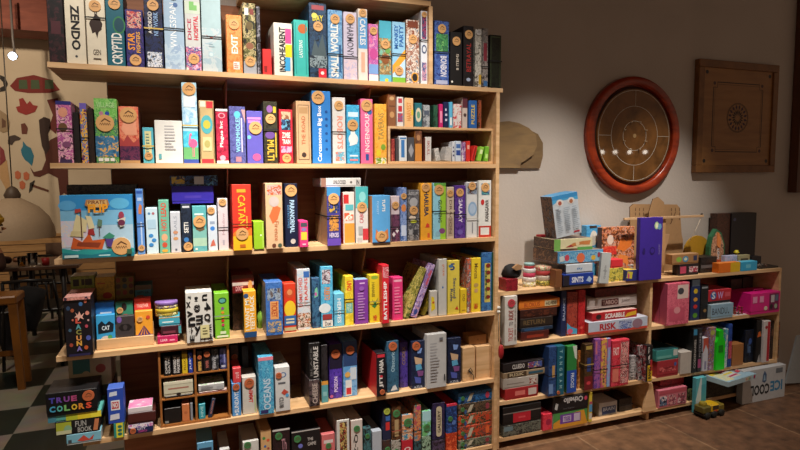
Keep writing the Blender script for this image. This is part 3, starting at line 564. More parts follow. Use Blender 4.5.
# ================================================================== ROW C
fl=B('C','big square game box showing its cover of a sailing ship',62.5,134.5,195,'3fa0d0',[
 ('r',0,.0,1,.58,'a8c8dc'),('r',0,.52,1,.78,'7ab8dc'),('r',0,.76,1,1,'2f8ccc'),('r',0,.18,.42,.6,['d8c8d8','c8d0e0','e0d0c8']),('c',.82,.86,.14,'5ab0dc',.09),('c',.1,.84,.12,'58a8dc',.08),
 ('p',[(0,0),(1,0),(1,.13),(.8,.17),(.6,.12),(.4,.17),(.2,.12),(0,.17)],'2a9a98'),('p',[(0,0),(1,0),(1,.06),(.7,.1),(.4,.05),(0,.1)],'1c7a88'),
 ('p',[(.12,.16),(.55,.13),(.6,.3),(.42,.28),(.38,.4),(.28,.26),(.16,.34)],'c85a28'),('p',[(.2,.2),(.5,.16),(.54,.24),(.22,.26)],'8a3a20'),('p',[(.36,.38),(.46,.36),(.44,.48),(.37,.46)],'a03030'),
 ('p',[(.16,.44),(.34,.42),(.36,.6),(.22,.7),(.18,.56)],'ddd0a0'),('p',[(.12,.36),(.3,.34),(.3,.43),(.14,.44)],'cfc090'),('p',[(.38,.46),(.46,.48),(.42,.66),(.34,.68)],'e0d4a8'),
 ('r',.27,.3,.285,.76,'5a3820'),('p',[(.2,.72),(.285,.74),(.28,.79),(.2,.78)],'b04038'),('r',.52,.34,.53,.58,'5a3820'),('p',[(.5,.5),(.56,.5),(.57,.6),(.51,.62)],'60806a'),
 ('p',[(.62,.18),(.68,.16),(.72,.3),(.66,.36),(.6,.3)],'503a80'),('p',[(.56,.32),(.66,.4),(.74,.34),(.7,.3),(.62,.3)],'3a8a70'),('c',.84,.67,.04,'9a3a50',.06),('p',[(.78,.6),(.9,.64),(.88,.5),(.82,.48)],'d0c8b8'),('c',.84,.55,.05,'682c48',.05),
 ('p',[(.34,.84),(.36,.93),(.66,.93),(.68,.84),(.6,.8),(.42,.8)],'b8804c'),('p',[(.37,.85),(.385,.92),(.64,.92),(.65,.85),(.6,.81),(.42,.81)],'d8b070'),
 V_('PIRATE','7a3a20',.39,.86,.62,.915,0,.03),V_('FLIP','f0a020',.38,.72,.66,.855,0,.07),('r',.03,.02,.22,.06,'c8e0e0'),V_('game box','e0f0f0',.45,.03,.62,.055,0,.0) and ('r',.5,.03,.66,.045,'c8e8e8'),('r',.9,.04,.97,.12,'3a5a40')],
 stk=(.82,.17,.036),d=.07,yf=-.012,lid=False)
B('C','dark brown antique box standing behind the ship cover',70,140,184.5,['2a1c14','4a3624','1c120c'],d=.08,yf=.15,top='2c2620')
B('C','periwinkle blue box with a small orange creature',135.5,145.5,189,'5a8cd0',[('r',.1,.93,.9,.97,'2850a0'),('r',.2,.82,.8,.87,'b0c8e8'),('p',[(.3,.62),(.7,.62),(.8,.74),(.5,.78),(.3,.7)],'d07a40'),('r',.5,.15,.7,.5,'b8cce8')],stk=(.5,.1,.02),band=.47,bmt=mat('33415c'),side='8a6a50')
B('C','white and aqua box with small blue whales',147,159,208,'c4dce8',[('c',.3,.88,.12,'5a88b0'),('c',.65,.88,.12,'b06870'),('r',.15,.55,.85,.75,'a8c8dc'),('c',.4,.4,.2,'3c88c8',.04),('c',.65,.3,.2,'3c88c8',.04),('c',.4,.2,.2,'3c88c8',.04)])
B('C','mint green box with red comic lettering',160,170.5,200,'6ab098',[V_('HOT LEAD','d04830',.22,.42,.75,.95,1,.05),('c',.5,.3,.3,'d8a880',.07),('c',.5,.16,.25,'c85038',.05),('c',.5,.05,.3,'c8a040',.03)])
B('C','pale grey box with thin vertical print',171.3,181.5,212,'c0c4cc',[V_('TRAILS','8a92a0',.35,.4,.65,.9,1,0),('c',.5,.5,.25,'c08868',.04),('c',.5,.35,.25,'c89060',.04),('r',.4,.05,.6,.1,'505868')],d=.24)
o3=B('C','midnight blue box with a white heading',182.3,192.5,204,['16202f','202c40','101826'],[('r',.15,.92,.85,.96,'c8ccd4'),V_('SETI',TXW,.25,.4,.7,.62,1,.04),('c',.45,.26,.25,'3c78b8',.05)],stk=(.6,.12,.02))
o1=B('C','teal box fading into cream',193.5,207.5,206,'5aacb0',[('r',0,.3,1,.5,'7cb8b0'),('r',0,.12,1,.3,'a8ccb4'),('r',0,0,1,.12,'5ca8b0'),('p',[(.2,.5),(.4,.58),(.8,.55),(.85,.48),(.5,.44)],'6a5a40'),('r',.15,.8,.8,.84,'d8f0e8'),('r',.15,.04,.3,.08,TXW)],stk=(.5,.66,.028))
o2=B('C','white box with a blue splash and red roofs',208.5,218,206,'ccd8e4',[('c',.5,.5,.25,'3a80d0',.05),('r',.25,.6,.75,.66,'90a0b8'),('p',[(.2,.1),(.8,.12),(.6,.26),(.4,.22)],'c86a58'),('r',.1,.82,.5,.92,'4a5060')],stk=(.4,.9,.016))
B('C','off-white box with faint pink upright script',219,229,198.5,'d4c8cc',[V_('Everdell','b08890',.4,.3,.66,.72,1,0) and V_('Meadow','b08890',.4,.3,.66,.72,1,0),('r',.4,.1,.6,.2,'b0a8b4')],stk=(.5,.93,.016),band=.44,bmt=mat('555055'))
i1=B('C','indigo box lying flat across the pale spines',172,214,186,'2c2090',[('r',.3,.3,.7,.45,'403098')],on=[o1,o2,o3],d=.2,yf=.06,where='on the third shelf',top='2c2090')
B('C','black box with blue picture, topmost of the lying pile',170,218,175.5,['1a1c28','2c4a80','101018'],[('r',.03,.2,.3,.9,['4a88c8','d8b040','283a60']),('r',.5,.15,.7,.9,'c8c8cc'),('r',.7,0,1,1,['20508c','101830','60a0d0'])],on=i1,d=.2,yf=.06,where='on the third shelf',top='15151c')
B('C','red and yellow game box with yellow title',233.5,252.5,184.5,'d83828',[('r',0,0,1,.22,'f0b820'),('p',[(0,.22),(1,.22),(1,.34),(.6,.27),(.3,.33),(0,.26)],'e87828'),V_('CATAN','f0c030',.3,.38,.68,.84,-1,.02),('r',.25,.88,.72,.93,'d8a030'),('r',.72,.34,.78,.52,'e8b040'),('r',.35,.04,.65,.09,'c06820')],stk=(.48,.25,.027),band=.4,bmt=mat('702818'),yf=-.01)
B('C','small lime green round-cornered tin',254,264.5,221.5,'98c828',[('c',.7,.5,.1,'e0f0c0'),('r',.85,.05,.95,.95,'c0e060')],d=.1,yf=-.005,name='game_tin',side='78a820')
B('C','peach fantasy box with a fiery creature',266.5,283.5,183,'dcb890',[('r',.1,.82,.95,.97,['d86038','c8b0a8','b04830']),('p',[(.2,.5),(.5,.68),(.9,.62),(.7,.45),(.4,.38)],'e07040'),('c',.5,.72,.3,'c8b8b4',.08),V_('Firenze','c86a40',.5,.12,.75,.42,-1,.0),('c',.45,.05,.12,'6a3828',.03),('c',.8,.05,.12,'4a5a48',.03)],side='9a6a50',yf=-.018)
B('C','midnight navy box with slanting blue-white title',285.5,298.5,183.5,'131b38',[V_('PARANORMAL','b8d8f0',.38,.22,.75,.74,-1,.05),V_('DETECTIVES','5a90c0',.2,.3,.34,.66,-1,.02),('c',.6,.09,.2,'c8c0b8',.04)],stk=(.5,.89,.027),yf=.012)
B('C','small pink box with yellow and grey panels',300,308.5,221,'dc3c80',[('r',.12,.78,.88,.93,'485058'),('c',.5,.68,.3,'8a78b0',.07),('r',.15,.28,.85,.58,'e8d040'),('r',.3,.08,.7,.14,'f0c0d0')],d=.12,yf=-.018)
o1=B('C','purple and blue superhero-style box with two portraits',327.5,341,187,'403a88',[('r',0,.85,1,1,'3c88c0'),('r',.1,.56,.9,.74,['4a4a9a','1c3060','c8a040']),('r',.15,.25,.85,.52,['5a4a58','d09040','3a3040']),V_('HEROES','e0d0e8',.15,.14,.85,.22,0,.04),('r',0,0,1,.12,'6848b0')],stk=(.5,.8,.026),band=.5,side='9a7a5c',yf=-.01)
o2=B('C','orange-footed white and red box',343.5,355,192,'d8d0c8',[('r',.1,.02,.98,.4,'e8983c'),('r',.05,.78,.5,.95,'c83030'),('r',.1,.45,.9,.6,['d86040','e8e0d0']),('r',.2,.65,.9,.76,'5ab0b8')],side='c82c34')
B('C','white flat box lying on top of the portrait box',321,361,178,'d4d0cc',[V_('UNLOCKED','3a3436',.3,.3,.62,.75,0,.05),('c',.75,.5,.03,'6a6460'),V_('IN','3a3436',.88,.2,.96,.8,0,.05),('r',0,0,.12,1,'9a7060')],on=[o1,o2],d=.18,yf=.02)
B('C','teal-topped white box with red checks below',356,368.5,186.5,'d4d0cc',[('r',0,.62,1,1,'4ab0b4'),('c',.55,.82,.28,'8ad0d0',.09),V_('CABO','c8505c',.3,.36,.62,.56,1,.02),('r',.1,.0,.5,.1,'b8b4b0'),('r',.55,.06,1,.26,'c83840'),('r',.2,.15,.55,.3,'a8a4a0')],stk=(.5,.64,.024),side='b0b0ac')
B('C','plain bright blue box with a fox at its foot',372.5,390.5,195.5,'58a0d8',[V_('TUFTS',TXW,.55,.66,.72,.92,-1,.05),V_('FOREST','a8d0f0',.25,.6,.36,.88,-1,.02),('p',[(.15,.1),(.2,.3),(.35,.22),(.7,.24),(.85,.3),(.9,.1),(.7,.02),(.3,.02)],'c87840'),('r',0,0,1,.02,'243858')],stk=(.5,.14,.026),side='c08050',yf=-.005)
B('C','white and plum box with diamond pattern',391.3,399.8,196,'cfc0c8',[('r',0,0,1,.6,['4a2c48','6a3c58','382438']),('p',[(.3,.1),(.5,.16),(.3,.22),(.1,.16)],'e0d8dc'),('p',[(.7,.18),(.9,.24),(.7,.3),(.5,.24)],'e0d8dc'),('c',.5,.72,.2,'8a5a60')],stk=(.5,.8,.018),band=.32)
B('C','blue box with an orange round face',400.7,407,187.5,['5878b8','8aa0d0','40609c'],[('c',.5,.62,.4,'d8884c',.07),('r',.1,.1,.9,.3,'c8d4ec')],stk=(.5,.84,.02))
B('C','grey box with dark cartoon figures',407.8,419.5,190,['6a6a70','48484e','908e90'],[('c',.5,.76,.36,'a8a8ac',.09),('c',.4,.45,.3,'d8c8b8',.05),('c',.5,.38,.3,'c8d040',.03),('r',.1,.12,.4,.22,'a0a0a4'),('r',.5,.12,.85,.22,'3a3a40'),V_('ASYLUM','c0c0c4',.1,.9,.9,.96,0,.03)],stk=(.5,.6,.022),band=.43)
B('C','amber yellow box with navy curved title',420.7,432,183,'eca830',[V_('HARUBA','1c3050',.3,.42,.7,.86,-1,.06),('p',[(.4,.22),(.55,.3),(.75,.28),(.8,.22)],'d84030'),('r',.6,.04,.8,.12,'d86030')],stk=(.45,.93,.022),side='e0a030')
B('C','half pale blue half lime box under a black elastic',433.2,445.8,183,'90cce0',[('r',.55,0,1,.98,'98c838'),V_('GLOWING','2c3c30',.4,.3,.68,.7,-1,.04),('c',.7,.15,.25,'80487c',.05),('c',.35,.1,.2,'8abcd0'),('r',.05,.95,1,1,'60a040')],stk=(.45,.88,.026),band=.5)
B('C','beige box with faded upright writing',446.7,454,187,'c4b4a0',[('r',.15,.05,.85,.4,'a89480'),V_('DRAGON','6a5040',.35,.1,.7,.75,-1,.02)],stk=(.45,.88,.018),band=.54,bmt=mat('c8b8a0'))
B('C','royal purple box with white swooping title',454.8,465.5,185.5,['4a2a80','5c3890','3c2270'],[V_('GALAXY','e8e0f0',.35,.3,.7,.76,-1,.05),('c',.5,.12,.25,'6a58a8',.05),('c',.5,.8,.3,'7050a0',.07)],stk=(.45,.87,.021),band=.45)
B('C','off-white box with a steel blue scribble',466.5,477,182,'d0d0d0',[('r',.05,.78,.98,.98,['5a4038','8a9ab0','3a3438']),('c',.55,.52,.42,'8aa8c8',.13),('c',.55,.52,.3,'a8bcd4',.09),('r',.5,.08,.6,.28,'808088')],stk=(.5,.93,.021),band=.35,bmt=mat('c0bcb4'))
B('C','white box with red base and black brush lettering',478.5,491,180.5,'d8d8d4',[('r',0,0,1,.2,'b83428'),('r',.15,.04,.85,.17,'d8d8d4'),V_('SPLENDOR','2a2426',.45,.28,.8,.66,1,.04) and V_('KANAGAWA','2a2426',.5,.28,.8,.66,1,.03),('c',.3,.62,.14,'c03030',.05),('r',.2,.75,.85,.95,['60a8a0','30608c','d8d8d4'])],stk=(.5,.88,.024))
# ================================================================== ROW D
# back row: stacked dim boxes behind the tray (standing on a riser carton)
rz=rowz('D',.6)
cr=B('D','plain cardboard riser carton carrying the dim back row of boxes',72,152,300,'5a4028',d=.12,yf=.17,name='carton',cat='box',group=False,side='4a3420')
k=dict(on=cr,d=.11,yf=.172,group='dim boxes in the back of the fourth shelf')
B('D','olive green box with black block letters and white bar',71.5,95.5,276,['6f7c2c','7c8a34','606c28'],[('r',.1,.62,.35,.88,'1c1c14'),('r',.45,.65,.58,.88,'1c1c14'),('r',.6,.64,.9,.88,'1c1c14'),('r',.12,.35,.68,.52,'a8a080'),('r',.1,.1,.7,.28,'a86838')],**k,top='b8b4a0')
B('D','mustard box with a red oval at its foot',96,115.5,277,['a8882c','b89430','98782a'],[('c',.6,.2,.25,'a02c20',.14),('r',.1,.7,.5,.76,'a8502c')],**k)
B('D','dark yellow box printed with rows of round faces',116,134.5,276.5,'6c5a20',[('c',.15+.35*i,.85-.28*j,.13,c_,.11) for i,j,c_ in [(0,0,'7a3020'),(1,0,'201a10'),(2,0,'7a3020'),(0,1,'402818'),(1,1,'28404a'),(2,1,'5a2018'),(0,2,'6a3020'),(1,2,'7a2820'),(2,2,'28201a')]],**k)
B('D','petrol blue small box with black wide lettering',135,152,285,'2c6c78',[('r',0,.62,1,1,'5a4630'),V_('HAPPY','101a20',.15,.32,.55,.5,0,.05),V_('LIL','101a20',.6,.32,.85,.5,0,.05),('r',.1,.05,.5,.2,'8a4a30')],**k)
# front tray
tx0,tx1=X_at(97,.04,rz),X_at(154,.04,rz); tzb=max(rowz('D',tx0),rowz('D',tx1))+.0008
tr=thing('display_tray','pale pine stepped tray presenting six small card boxes on the fourth shelf','tray',((tx0+tx1)/2,.035,tzb)); hw=(tx1-tx0)/2
m_=MB(); m_.box(-hw,hw,0,.012,0,.042,PINE,.001); m_.build('front_panel',tr)
m_=MB(); m_.box(-hw,hw,.0125,.12,0,.008,PINE); m_.box(-hw,hw,.045,.057,.0085,.09,PINE); m_.build('base',tr)
def t1(l,x0,x1,yt,c,it,**k): return B('D',l,x0,x1,yt,c,it,z=tzb+.0085,yf=.049,d=.029,where='in the front of the pine tray',lid=False,name='card_game_box',group='small card boxes in the pine tray',**k)
def t2(l,x0,x1,yt,c,it,**k): return B('D',l,x0,x1,yt,c,it,z=tzb+.0085,yf=.094,d=.03,where='in the back step of the pine tray',lid=False,name='card_game_box',group='small card boxes in the pine tray',**k)
t1('bright blue card box with black and white cat',97,116,315,'38a0d8',[('c',.5,.16,.32,'d8ccc0',.18),('c',.28,.1,.2,'e0d4c8',.12),('c',.75,.1,.2,'e0d4c8',.12),('p',[(.1,.42),(.9,.46),(.95,.7),(.7,.8),(.5,.7),(.3,.82),(.1,.7)],'10202c'),V_('CAT','d8e8f0',.3,.52,.72,.66,0,.05),('c',.72,.3,.12,'4aa060')])
t1('charcoal card box with one large black eye',117,135,316,'3c3638',[('p',[(.1,.6),(.3,.72),(.7,.72),(.9,.6),(.7,.48),(.3,.48)],'1a1618'),('c',.5,.6,.12,'3c3638',.1),('c',.18,.88,.14,'7a58a8',.11)])
t1('orange circus card box with purple rays',136,153.5,311,'eca030',[('p',[(.5,.55),(0,.15),(.18,.15)],'4a2470'),('p',[(.5,.55),(.3,.15),(.45,.15)],'4a2470'),('p',[(.5,.55),(.55,.15),(.7,.15)],'4a2470'),('p',[(.5,.55),(.82,.15),(1,.15)],'4a2470'),('r',0,0,1,.26,'4a2470'),V_('SCOUT','f0e0b0',.08,.05,.92,.22,0,.06),('c',.75,.8,.12,'d84a30')],stk=(.28,.75,.012))
t2('blue card box with thin white title',97,116,302,'2c78c0',[('r',.25,.72,.85,.76,'c8dcf0')],stk=(.25,.66,.013))
t2('green card box with a red dome picture',117,134.5,302,'388a70',[('c',.55,.5,.4,'d8443c',.2),('r',.1,.4,.95,.6,'d8443c'),('c',.5,.88,.15,'2a2020',.1)],stk=(.25,.8,.013))
t2('coral red card box with pale bubbles',135.5,152.5,298,'dc4440',[V_('TOGETHER','f0d0c8',.15,.78,.85,.86,0,.03),('c',.25,.55,.2,'e0c0b0',.1),('c',.75,.55,.2,'9cc0c8',.1)])
lac=B('D','black box strewn with flowers and coloured upright letters',66.5,94.5,297,'120e16',[('c',a,b_,r_*.75,c_,r_*.36) for a,b_,r_,c_ in [(.15,.82,.1,'304868'),(.3,.78,.09,'a85838'),(.62,.88,.1,'3868a0'),(.85,.72,.1,'e09080'),(.8,.92,.08,'c06048'),(.18,.45,.08,'406078'),(.2,.2,.09,'a84838'),(.85,.3,.12,'4a58a8'),(.8,.5,.08,'b8485a'),(.75,.14,.1,'c0582c'),(.3,.62,.05,'d0705a'),(.88,.6,.05,'c8a0a0')]]+[('p',[(.4,.75),(.5,.7),(.56,.76),(.62,.69),(.74,.73),(.66,.66),(.72,.62),(.58,.65),(.5,.6),(.48,.66),(.36,.66),(.46,.7)],'f0b8a8')]+[V_(ch,c_,.4,v,.6,v+.085,0,.1) for ch,c_,v in (('L','d85848',.56),('A','58a0a8',.46),('C','8a8a48',.37),('U','e09a58',.27),('N','e0a848',.18),('A','8070b8',.09))]+[('r',.1,.01,.9,.05,'28244a'),('r',0,.955,1,1,['e0a090','c88078','402838'])],yf=-.025,d=.2,side='161218',top='c89088')
# tins and small boxes pile
g_='small boxes in the pile beside the pine tray'
p0=B('D','magenta card box at the foot of the pile',157.5,178,335.5,'c02060',[V_('LIAR','f0c8d8',.15,.3,.5,.6,0,.04),('r',.6,.3,.85,.5,'e890b0')],d=.09,yf=.03,where='beside the pine tray',group=g_,lid=False)
p1=B('D','dark wine box with a small aqua end panel',161,182,325.5,'3c1420',[('r',.1,.2,.7,.45,'7a3848'),('r',.85,.1,.98,.9,'50a0a8')],on=p0,d=.09,yf=.032,where='in the pile beside the pine tray',group=g_,lid=False)
p2=B('D','turquoise card box under the two tins',159,180,317,'48a8c0',[('r',.15,.35,.7,.5,'e0f0f0'),('r',0,.9,1,1,'d8a050')],on=p1,d=.09,yf=.034,where='in the pile beside the pine tray',group=g_,lid=False)
def tin(label,x0,x1,yt,c1,c2,on):
    Y=.034; zb=on['zt']+.0006; X0=X_at(x0,Y,zb);X1=X_at(x1,Y,zb); w_=(X1-X0); h_=Z_at(yt,(X0+X1)/2,Y)-zb
    t=thing('oval_tin',label,'tin',((X0+X1)/2,Y+.04,zb),0,'oval tins on the pile beside the pine tray'); S=Matrix.Diagonal((w_/2,.038,1,1))
    m_=MB(); m_.lathe([(.93,0),(.97,.002),(.97,h_*.62),(.9,h_*.62)],rs(c1),32,T=S); m_.build('tin_body',t)
    m_=MB(); m_.lathe([(.98,h_*.5),(1.0,h_*.52),(1.0,h_*.9),(.97,h_),(.0001,h_)],rs(c2),32,T=S); m_.build('tin_lid',t)
    return dict(zt=zb+h_)
q=tin('yellow oval tin with brown speckled side, under the purple-lidded tin',155,178.5,309.5,('art',('d8c040','8a7030','ece0a0'),60,1),'d0b838',p2)
tin('oval tin with a purple lid and yellow print, topmost of the pile',154.5,178,302.5,('art',('c8b048','6a5a80','e8dca0'),60,2),'8a6ab0',q)
gl=[]
r_=random.Random(3)
for (ch,u,v,s_) in (('!',.4,.86,.12),('?',.15,.9,.1),('u',.72,.88,.16),('x',.1,.76,.14),('@',.42,.68,.2),('4',.82,.7,.2),('v',.15,.58,.16),('u',.2,.42,.22),('m',.5,.45,.22),('Q',.8,.48,.2),('*',.15,.25,.14),('y',.42,.24,.2),('E',.2,.1,.14),('3',.6,.1,.16),('w',.85,.28,.16),('&',.9,.1,.14)):
    gl.append(V_(ch,'141416',u-s_*.62,v-s_*.42,u+s_*.62,v+s_*.42,r_.choice((0,1,-1)),.06))
B('D','wide white box scattered with large black letters and signs',187,213.5,292,'d8d6d0',gl+[('r',.52,.08,.86,.34,'d8cf98')]+lines(.6,.14,.8,.3,3,'6a6440'),d=.16,yf=-.005)
B('D','leaf green box with a column of coloured dots',215.5,230,293,'7cc030',[('c',.55,.83,.3,'205038',.07),('c',.55,.83,.2,'5aa8a0',.045)]+[('c',.55,v,.11,c_,.03) for v,c_ in ((.66,'8a4a90'),(.57,'e09030'),(.48,'e8c030'),(.39,'c83030'),(.3,'c83c60'),(.22,'40a040'))]+[('r',.35,.1,.75,.16,'d8e8c0'),('r',.1,.03,.9,.07,'e0e8d0')],band=.5,bmt=mat('8a9a88'),side='78b830')
bk=B('D','dark brown worn box standing behind the yellow joke box',233,253,290,['2c1a14','4a3024','1c100c'],d=.12,yf=.135)
B('D','flat deep red and black box with a coin, lying high',232.5,254,275,'6c1418',[('r',0,.42,1,.6,'c8b8b0'),V_('DIXIT','e0a0a0',.15,.12,.5,.38,0,.04),('c',.83,.4,.1,'d09a58',.3),('r',0,.8,1,1,'401014')],on=bk,d=.2,yf=.06)
B('D','yellow joke box with large white upright lettering',244.5,257,291,'eca828',[V_('I WANT MY','f4ecd8',.1,.15,.45,.9,1,.05),V_('TEETH BACK','f4ecd8',.5,.15,.85,.9,1,.05),('r',0,0,1,.12,'204878'),('c',.2,.9,.2,'305080',.05)],d=.12,yf=-.01,side='3c2418')
m_=MB(); p_=at(255.5,290,.03); fz=rowz('D',p_.x)
gc=thing('plush_figure','little green pointed soft toy poking up behind the yellow joke box','toy',(p_.x+.03,.14,fz+.0006)); m_.tube([(0,0,0),(0,0,.06),(0,0,.13),(0,-.01,.19),(0,-.012,.215)],[.012,.014,.013,.011,.004],mat('8cc040',.8),12); m_.build('body',gc)
B('D','thick blue picture box with orange vertical title',266.5,283.5,282,['3868b0','4878c0','2c5898'],[('r',.1,.66,.9,.88,['60504c','98a8b8','304c80']),('r',.25,.3,.75,.64,'e0a060'),V_('TICKET','b84828',.32,.34,.68,.62,-1,.05),('r',.1,.06,.9,.26,['e0b850','3868a0','c0a070'])],side=('art',('b0a8a0','8a8c90','c8b8a8'),30,4),yf=-.018)
B('D','scarlet box with a round yellow goggled face shape',284.5,296.5,283.5,'d83c20',[('c',.5,.8,.38,'c84a28',.1),('c',.5,.82,.22,'e08a58',.06),('c',.5,.48,.48,'ecc830',.17),('r',0,.14,1,.34,'3468a8'),('r',.15,.18,.85,.22,'d8d0b0'),('r',.15,.25,.85,.28,'d8d0b0'),('r',0,.03,1,.1,'c8b888')],yf=.008)
B('D','tall white and pale blue box, red title, crowded foot',298,311,269,['b8ccdc','d0d4d8','c8bcc0'],[V_('UNMATCHED','d05048',.1,.38,.4,.86,1,.04),V_('TRAINS','d05048',.55,.4,.8,.85,1,.04),('r',.5,.86,.95,.96,'3868b0'),('r',0,.05,1,.28,['d0a058','a04838','e0d0c0','5a4838'])],side='b89880',band=.45,bmt=mat('8a8480'))
B('D','murky blue box with a neon scribble',312.5,320.3,278,['2a4a70','3c6a8c','1c3454'],[('p',[(.3,.6),(.8,.64),(.7,.82),(.4,.78)],'78c0a0'),('c',.5,.68,.15,'c060a0',.04)],yf=.03)
B('D','sky blue box with orange title and white swirl',321.5,333.5,266.5,['48a8d0','60b8dc','3898c8'],[('r',.1,.72,.8,.95,['604c58','c8c8d0','a06060']),V_('PUERTO','e09048',.25,.45,.75,.66,-1,.06),('c',.3,.32,.5,'d8e0e4',.08),('r',.1,.02,.95,.12,'e0dcd8'),('r',.1,.13,.9,.22,'9a3838'),V_('Duel','4a4a50',.3,.03,.8,.1,0,.03)])
B('D','short plain cyan box with white upright letters',334.5,344.5,293.5,'68b8d8',[V_('HEROES','e4eef2',.3,.1,.7,.85,-1,.05)],band=.48,bmt=mat('58808c'))
B('D','yellow box with a red panel and aqua word',345.5,353.8,276,['e8cc30','d8bc28','f0d850'],[V_('UNO','d83028',.2,.7,.8,.9,-1,.06),('r',.1,.25,.9,.45,'58b0a8'),V_('LOTUS','e8e8c0',.25,.27,.75,.43,1,.04)],band=.53)
B('D','purple box with fine pink print',355.3,368.5,279.5,'7a3898',[('r',.35,.9,.75,.93,'d8b0e0')]+lines(.2,.1,.85,.72,10,'b888c8',7)+[('c',.5,.8,.2,'9058b0',.05)],top='88b0c8',side='6a3088')
B('D','mustard yellow box with a green leaf sprig',370,380,275,'d8c028',[('c',.5,.95,.35,'88a838',.04),('p',[(.5,.3),(.9,.42),(.6,.38),(.85,.52),(.5,.42),(.2,.5),(.45,.38),(.15,.36)],'387838'),V_('HANABI','8a7c28',.2,.55,.5,.85,-1,.02),V_('HABA','c83028',.3,.04,.7,.16,1,.03)],band=.45,bmt=mat('a89850'))
B('D','small blue box half hidden behind the red naval box',377.5,381.5,265,['2c6ca8','80b0d0'],yf=.16,d=.1)
B('D','red naval game box with huge white letters',382,391.7,265,'cc2030',[V_('BATTLESHIP','f0ecec',.2,.07,.7,.72,1,.05),('r',.1,.78,.95,.97,['d08890','b83848','e0b0b0'])],yf=-.018,side='b01c28')
B('D','hot pink box with fine pale print',392.8,403,277.5,'dc3878',[('r',.1,.9,.9,.95,'f0a8c0')]+lines(.15,.15,.85,.8,9,'f080a8',9),d=.2)
g='boxes leaning together on the fourth shelf'
B('D','olive picture box leaning right, first of the leaning group',404,408.5,270,['7a7a30','c0b060','4a5a28'],d=.22,lean=.385,h=.25,group=g)
B('D','lilac picture box leaning right against the olive one',410.5,416.5,266,['a890c8','c8b0d8','705898','d0a0b0'],[('c',.5,.1,.3,'3a4a90',.05),('r',.2,.6,.8,.9,['c85870','9880c0'])],d=.22,lean=.38,h=.265,group=g)
B('D','mustard flat box leaning right, behind the lilac one',421,425,285,['b8a028','7a7020'],d=.2,lean=.42,h=.12,group=g,yf=.05)
B('D','small white and yellow box leaning slightly',430.5,437.5,291,'c8c4bc',[('p',[(.1,.2),(.7,.3),(.5,.75),(.1,.8)],'e0c828'),('c',.4,.55,.15,'c05030')],d=.025,lean=0)
B('D','plain white box with tiny orange and blue marks',438.7,446.8,259,'c8c8c4',[V_('azul','d07840',.4,.7,.7,.9,1,.02),('c',.5,.5,.1,'3870b0',.02)],side='b8b8b4')
B('D','pale yellow box with a big blue numeral five',447.8,459.5,260.5,'e0cc50',[V_('5','203c80',.2,.82,.6,.95,0,.06),('c',.25,.9,.2,'4878a8',.03),V_('Second','3a4a70',.45,.3,.7,.68,-1,.03),V_('Rule','3a4a70',.2,.25,.42,.48,-1,.03),('p',[(.6,.1),(.8,.16),(.9,.08)],'c83828')])
B('D','short yellow box in front of the leaning cartoon box',460.5,466.8,289,'e0c028',[V_('GO','806020',.3,.5,.7,.8,1,.03),('r',.2,.1,.8,.15,'b08820')],d=.1)
B('D','grey and orange cartoon box beside a yellow one',467.3,470.8,258.5,['9a9090','c85830','5a5458','d0c8c0'],d=.2)
B('D','lemon yellow box with a brown speckled print',471.3,480.6,258,'e4c82c',[V_('Monza','7a5a28',.3,.62,.7,.9,-1,.03),('c',.5,.5,.25,'b89858',.04),('c',.5,.4,.2,'c8a070',.04),V_('HABA','c83028',.25,.06,.7,.16,-1,.04)])
B('D','blue box with gold panel and red spots, far right',481.5,493.5,252.5,['2c5c98','3a70a8','244c80'],[('r',.25,.15,.75,.82,'c8b858')]+[('c',.55,v,.2,'802820',.035) for v in (.24,.38,.52,.66,.78)]+[V_('CAMEL','486838',.28,.2,.45,.75,1,.03),('r',.85,0,1,1,'1c5040')])
# ================================================================== ROW E
# wooden insert with six compartments
Y=.012; ze=rowz('E',1.0)
ca,cb=X_at(160.8,Y,ze),X_at(231,Y,ze); zb=max(rowz('E',ca),rowz('E',cb))+.0008; zt=Z_at(347,(ca+cb)/2,Y)
ins=thing('wooden_rack','orange-brown wooden rack of six compartments on the fifth shelf, filled with tiny games','rack',((ca+cb)/2,Y,zb)); TI=Matrix.Translation((-(ca+cb)/2,-Y,-zb))
th=.009; cm=X_at(195.5,Y,.6); H=zt-zb
for a in (ca,cb-th): m_=MB(); m_.box(a,a+th,Y,Y+.2,zb,zt,OAK,.001,T=TI); m_.build('side_panel',ins)
m_=MB(); m_.box(cm-th/2,cm+th/2,Y+.003,Y+.2,zb+th+.0005,zt-th-.0005,OAK,T=TI); m_.build('divider',ins)
m_=MB(); m_.box(ca+th+.0003,cb-th-.0003,Y,Y+.2,zt-th,zt,OAK,T=TI); m_.build('top_board',ins)
m_=MB(); m_.box(ca+th+.0003,cb-th-.0003,Y,Y+.2,zb,zb+th,OAK,T=TI); m_.build('bottom_board',ins)
m_=MB(); m_.box(ca+th,cb-th,Y+.19,Y+.199,zb+th,zt-th,mat('3a2014'),T=TI); m_.build('back_panel',ins)
zs1=zb+H*.655; zs2=zb+H*.36
for zz in (zs1,zs2):
    for a,c in ((ca+th+.0004,cm-th/2-.0004),(cm+th/2+.0004,cb-th-.0004)): m_=MB(); m_.box(a,c,Y+.003,Y+.19,zz-.006,zz,OAK,T=TI); m_.build('shelf_board',ins)
def e1(l,x0,x1,yt,c,it=(),z=None,wh='in the six-compartment rack',**k): k.setdefault('yf',.02);k.setdefault('d',.12); return B('E',l,x0,x1,yt,c,it,z=z,where=wh,lid=False,name='card_game_box',group='tiny games in the six-compartment rack',**k)
Z1=zs1+.0006;Z2=zs2+.0006;Z3=zb+th+.0006
e1('black book-like box with white upright word',164,171.6,356,'141214',[V_('OPEN','d0ccc8',.2,.1,.5,.9,1,.05),V_('GATE','d0ccc8',.6,.1,.85,.9,1,.05)],z=Z1)
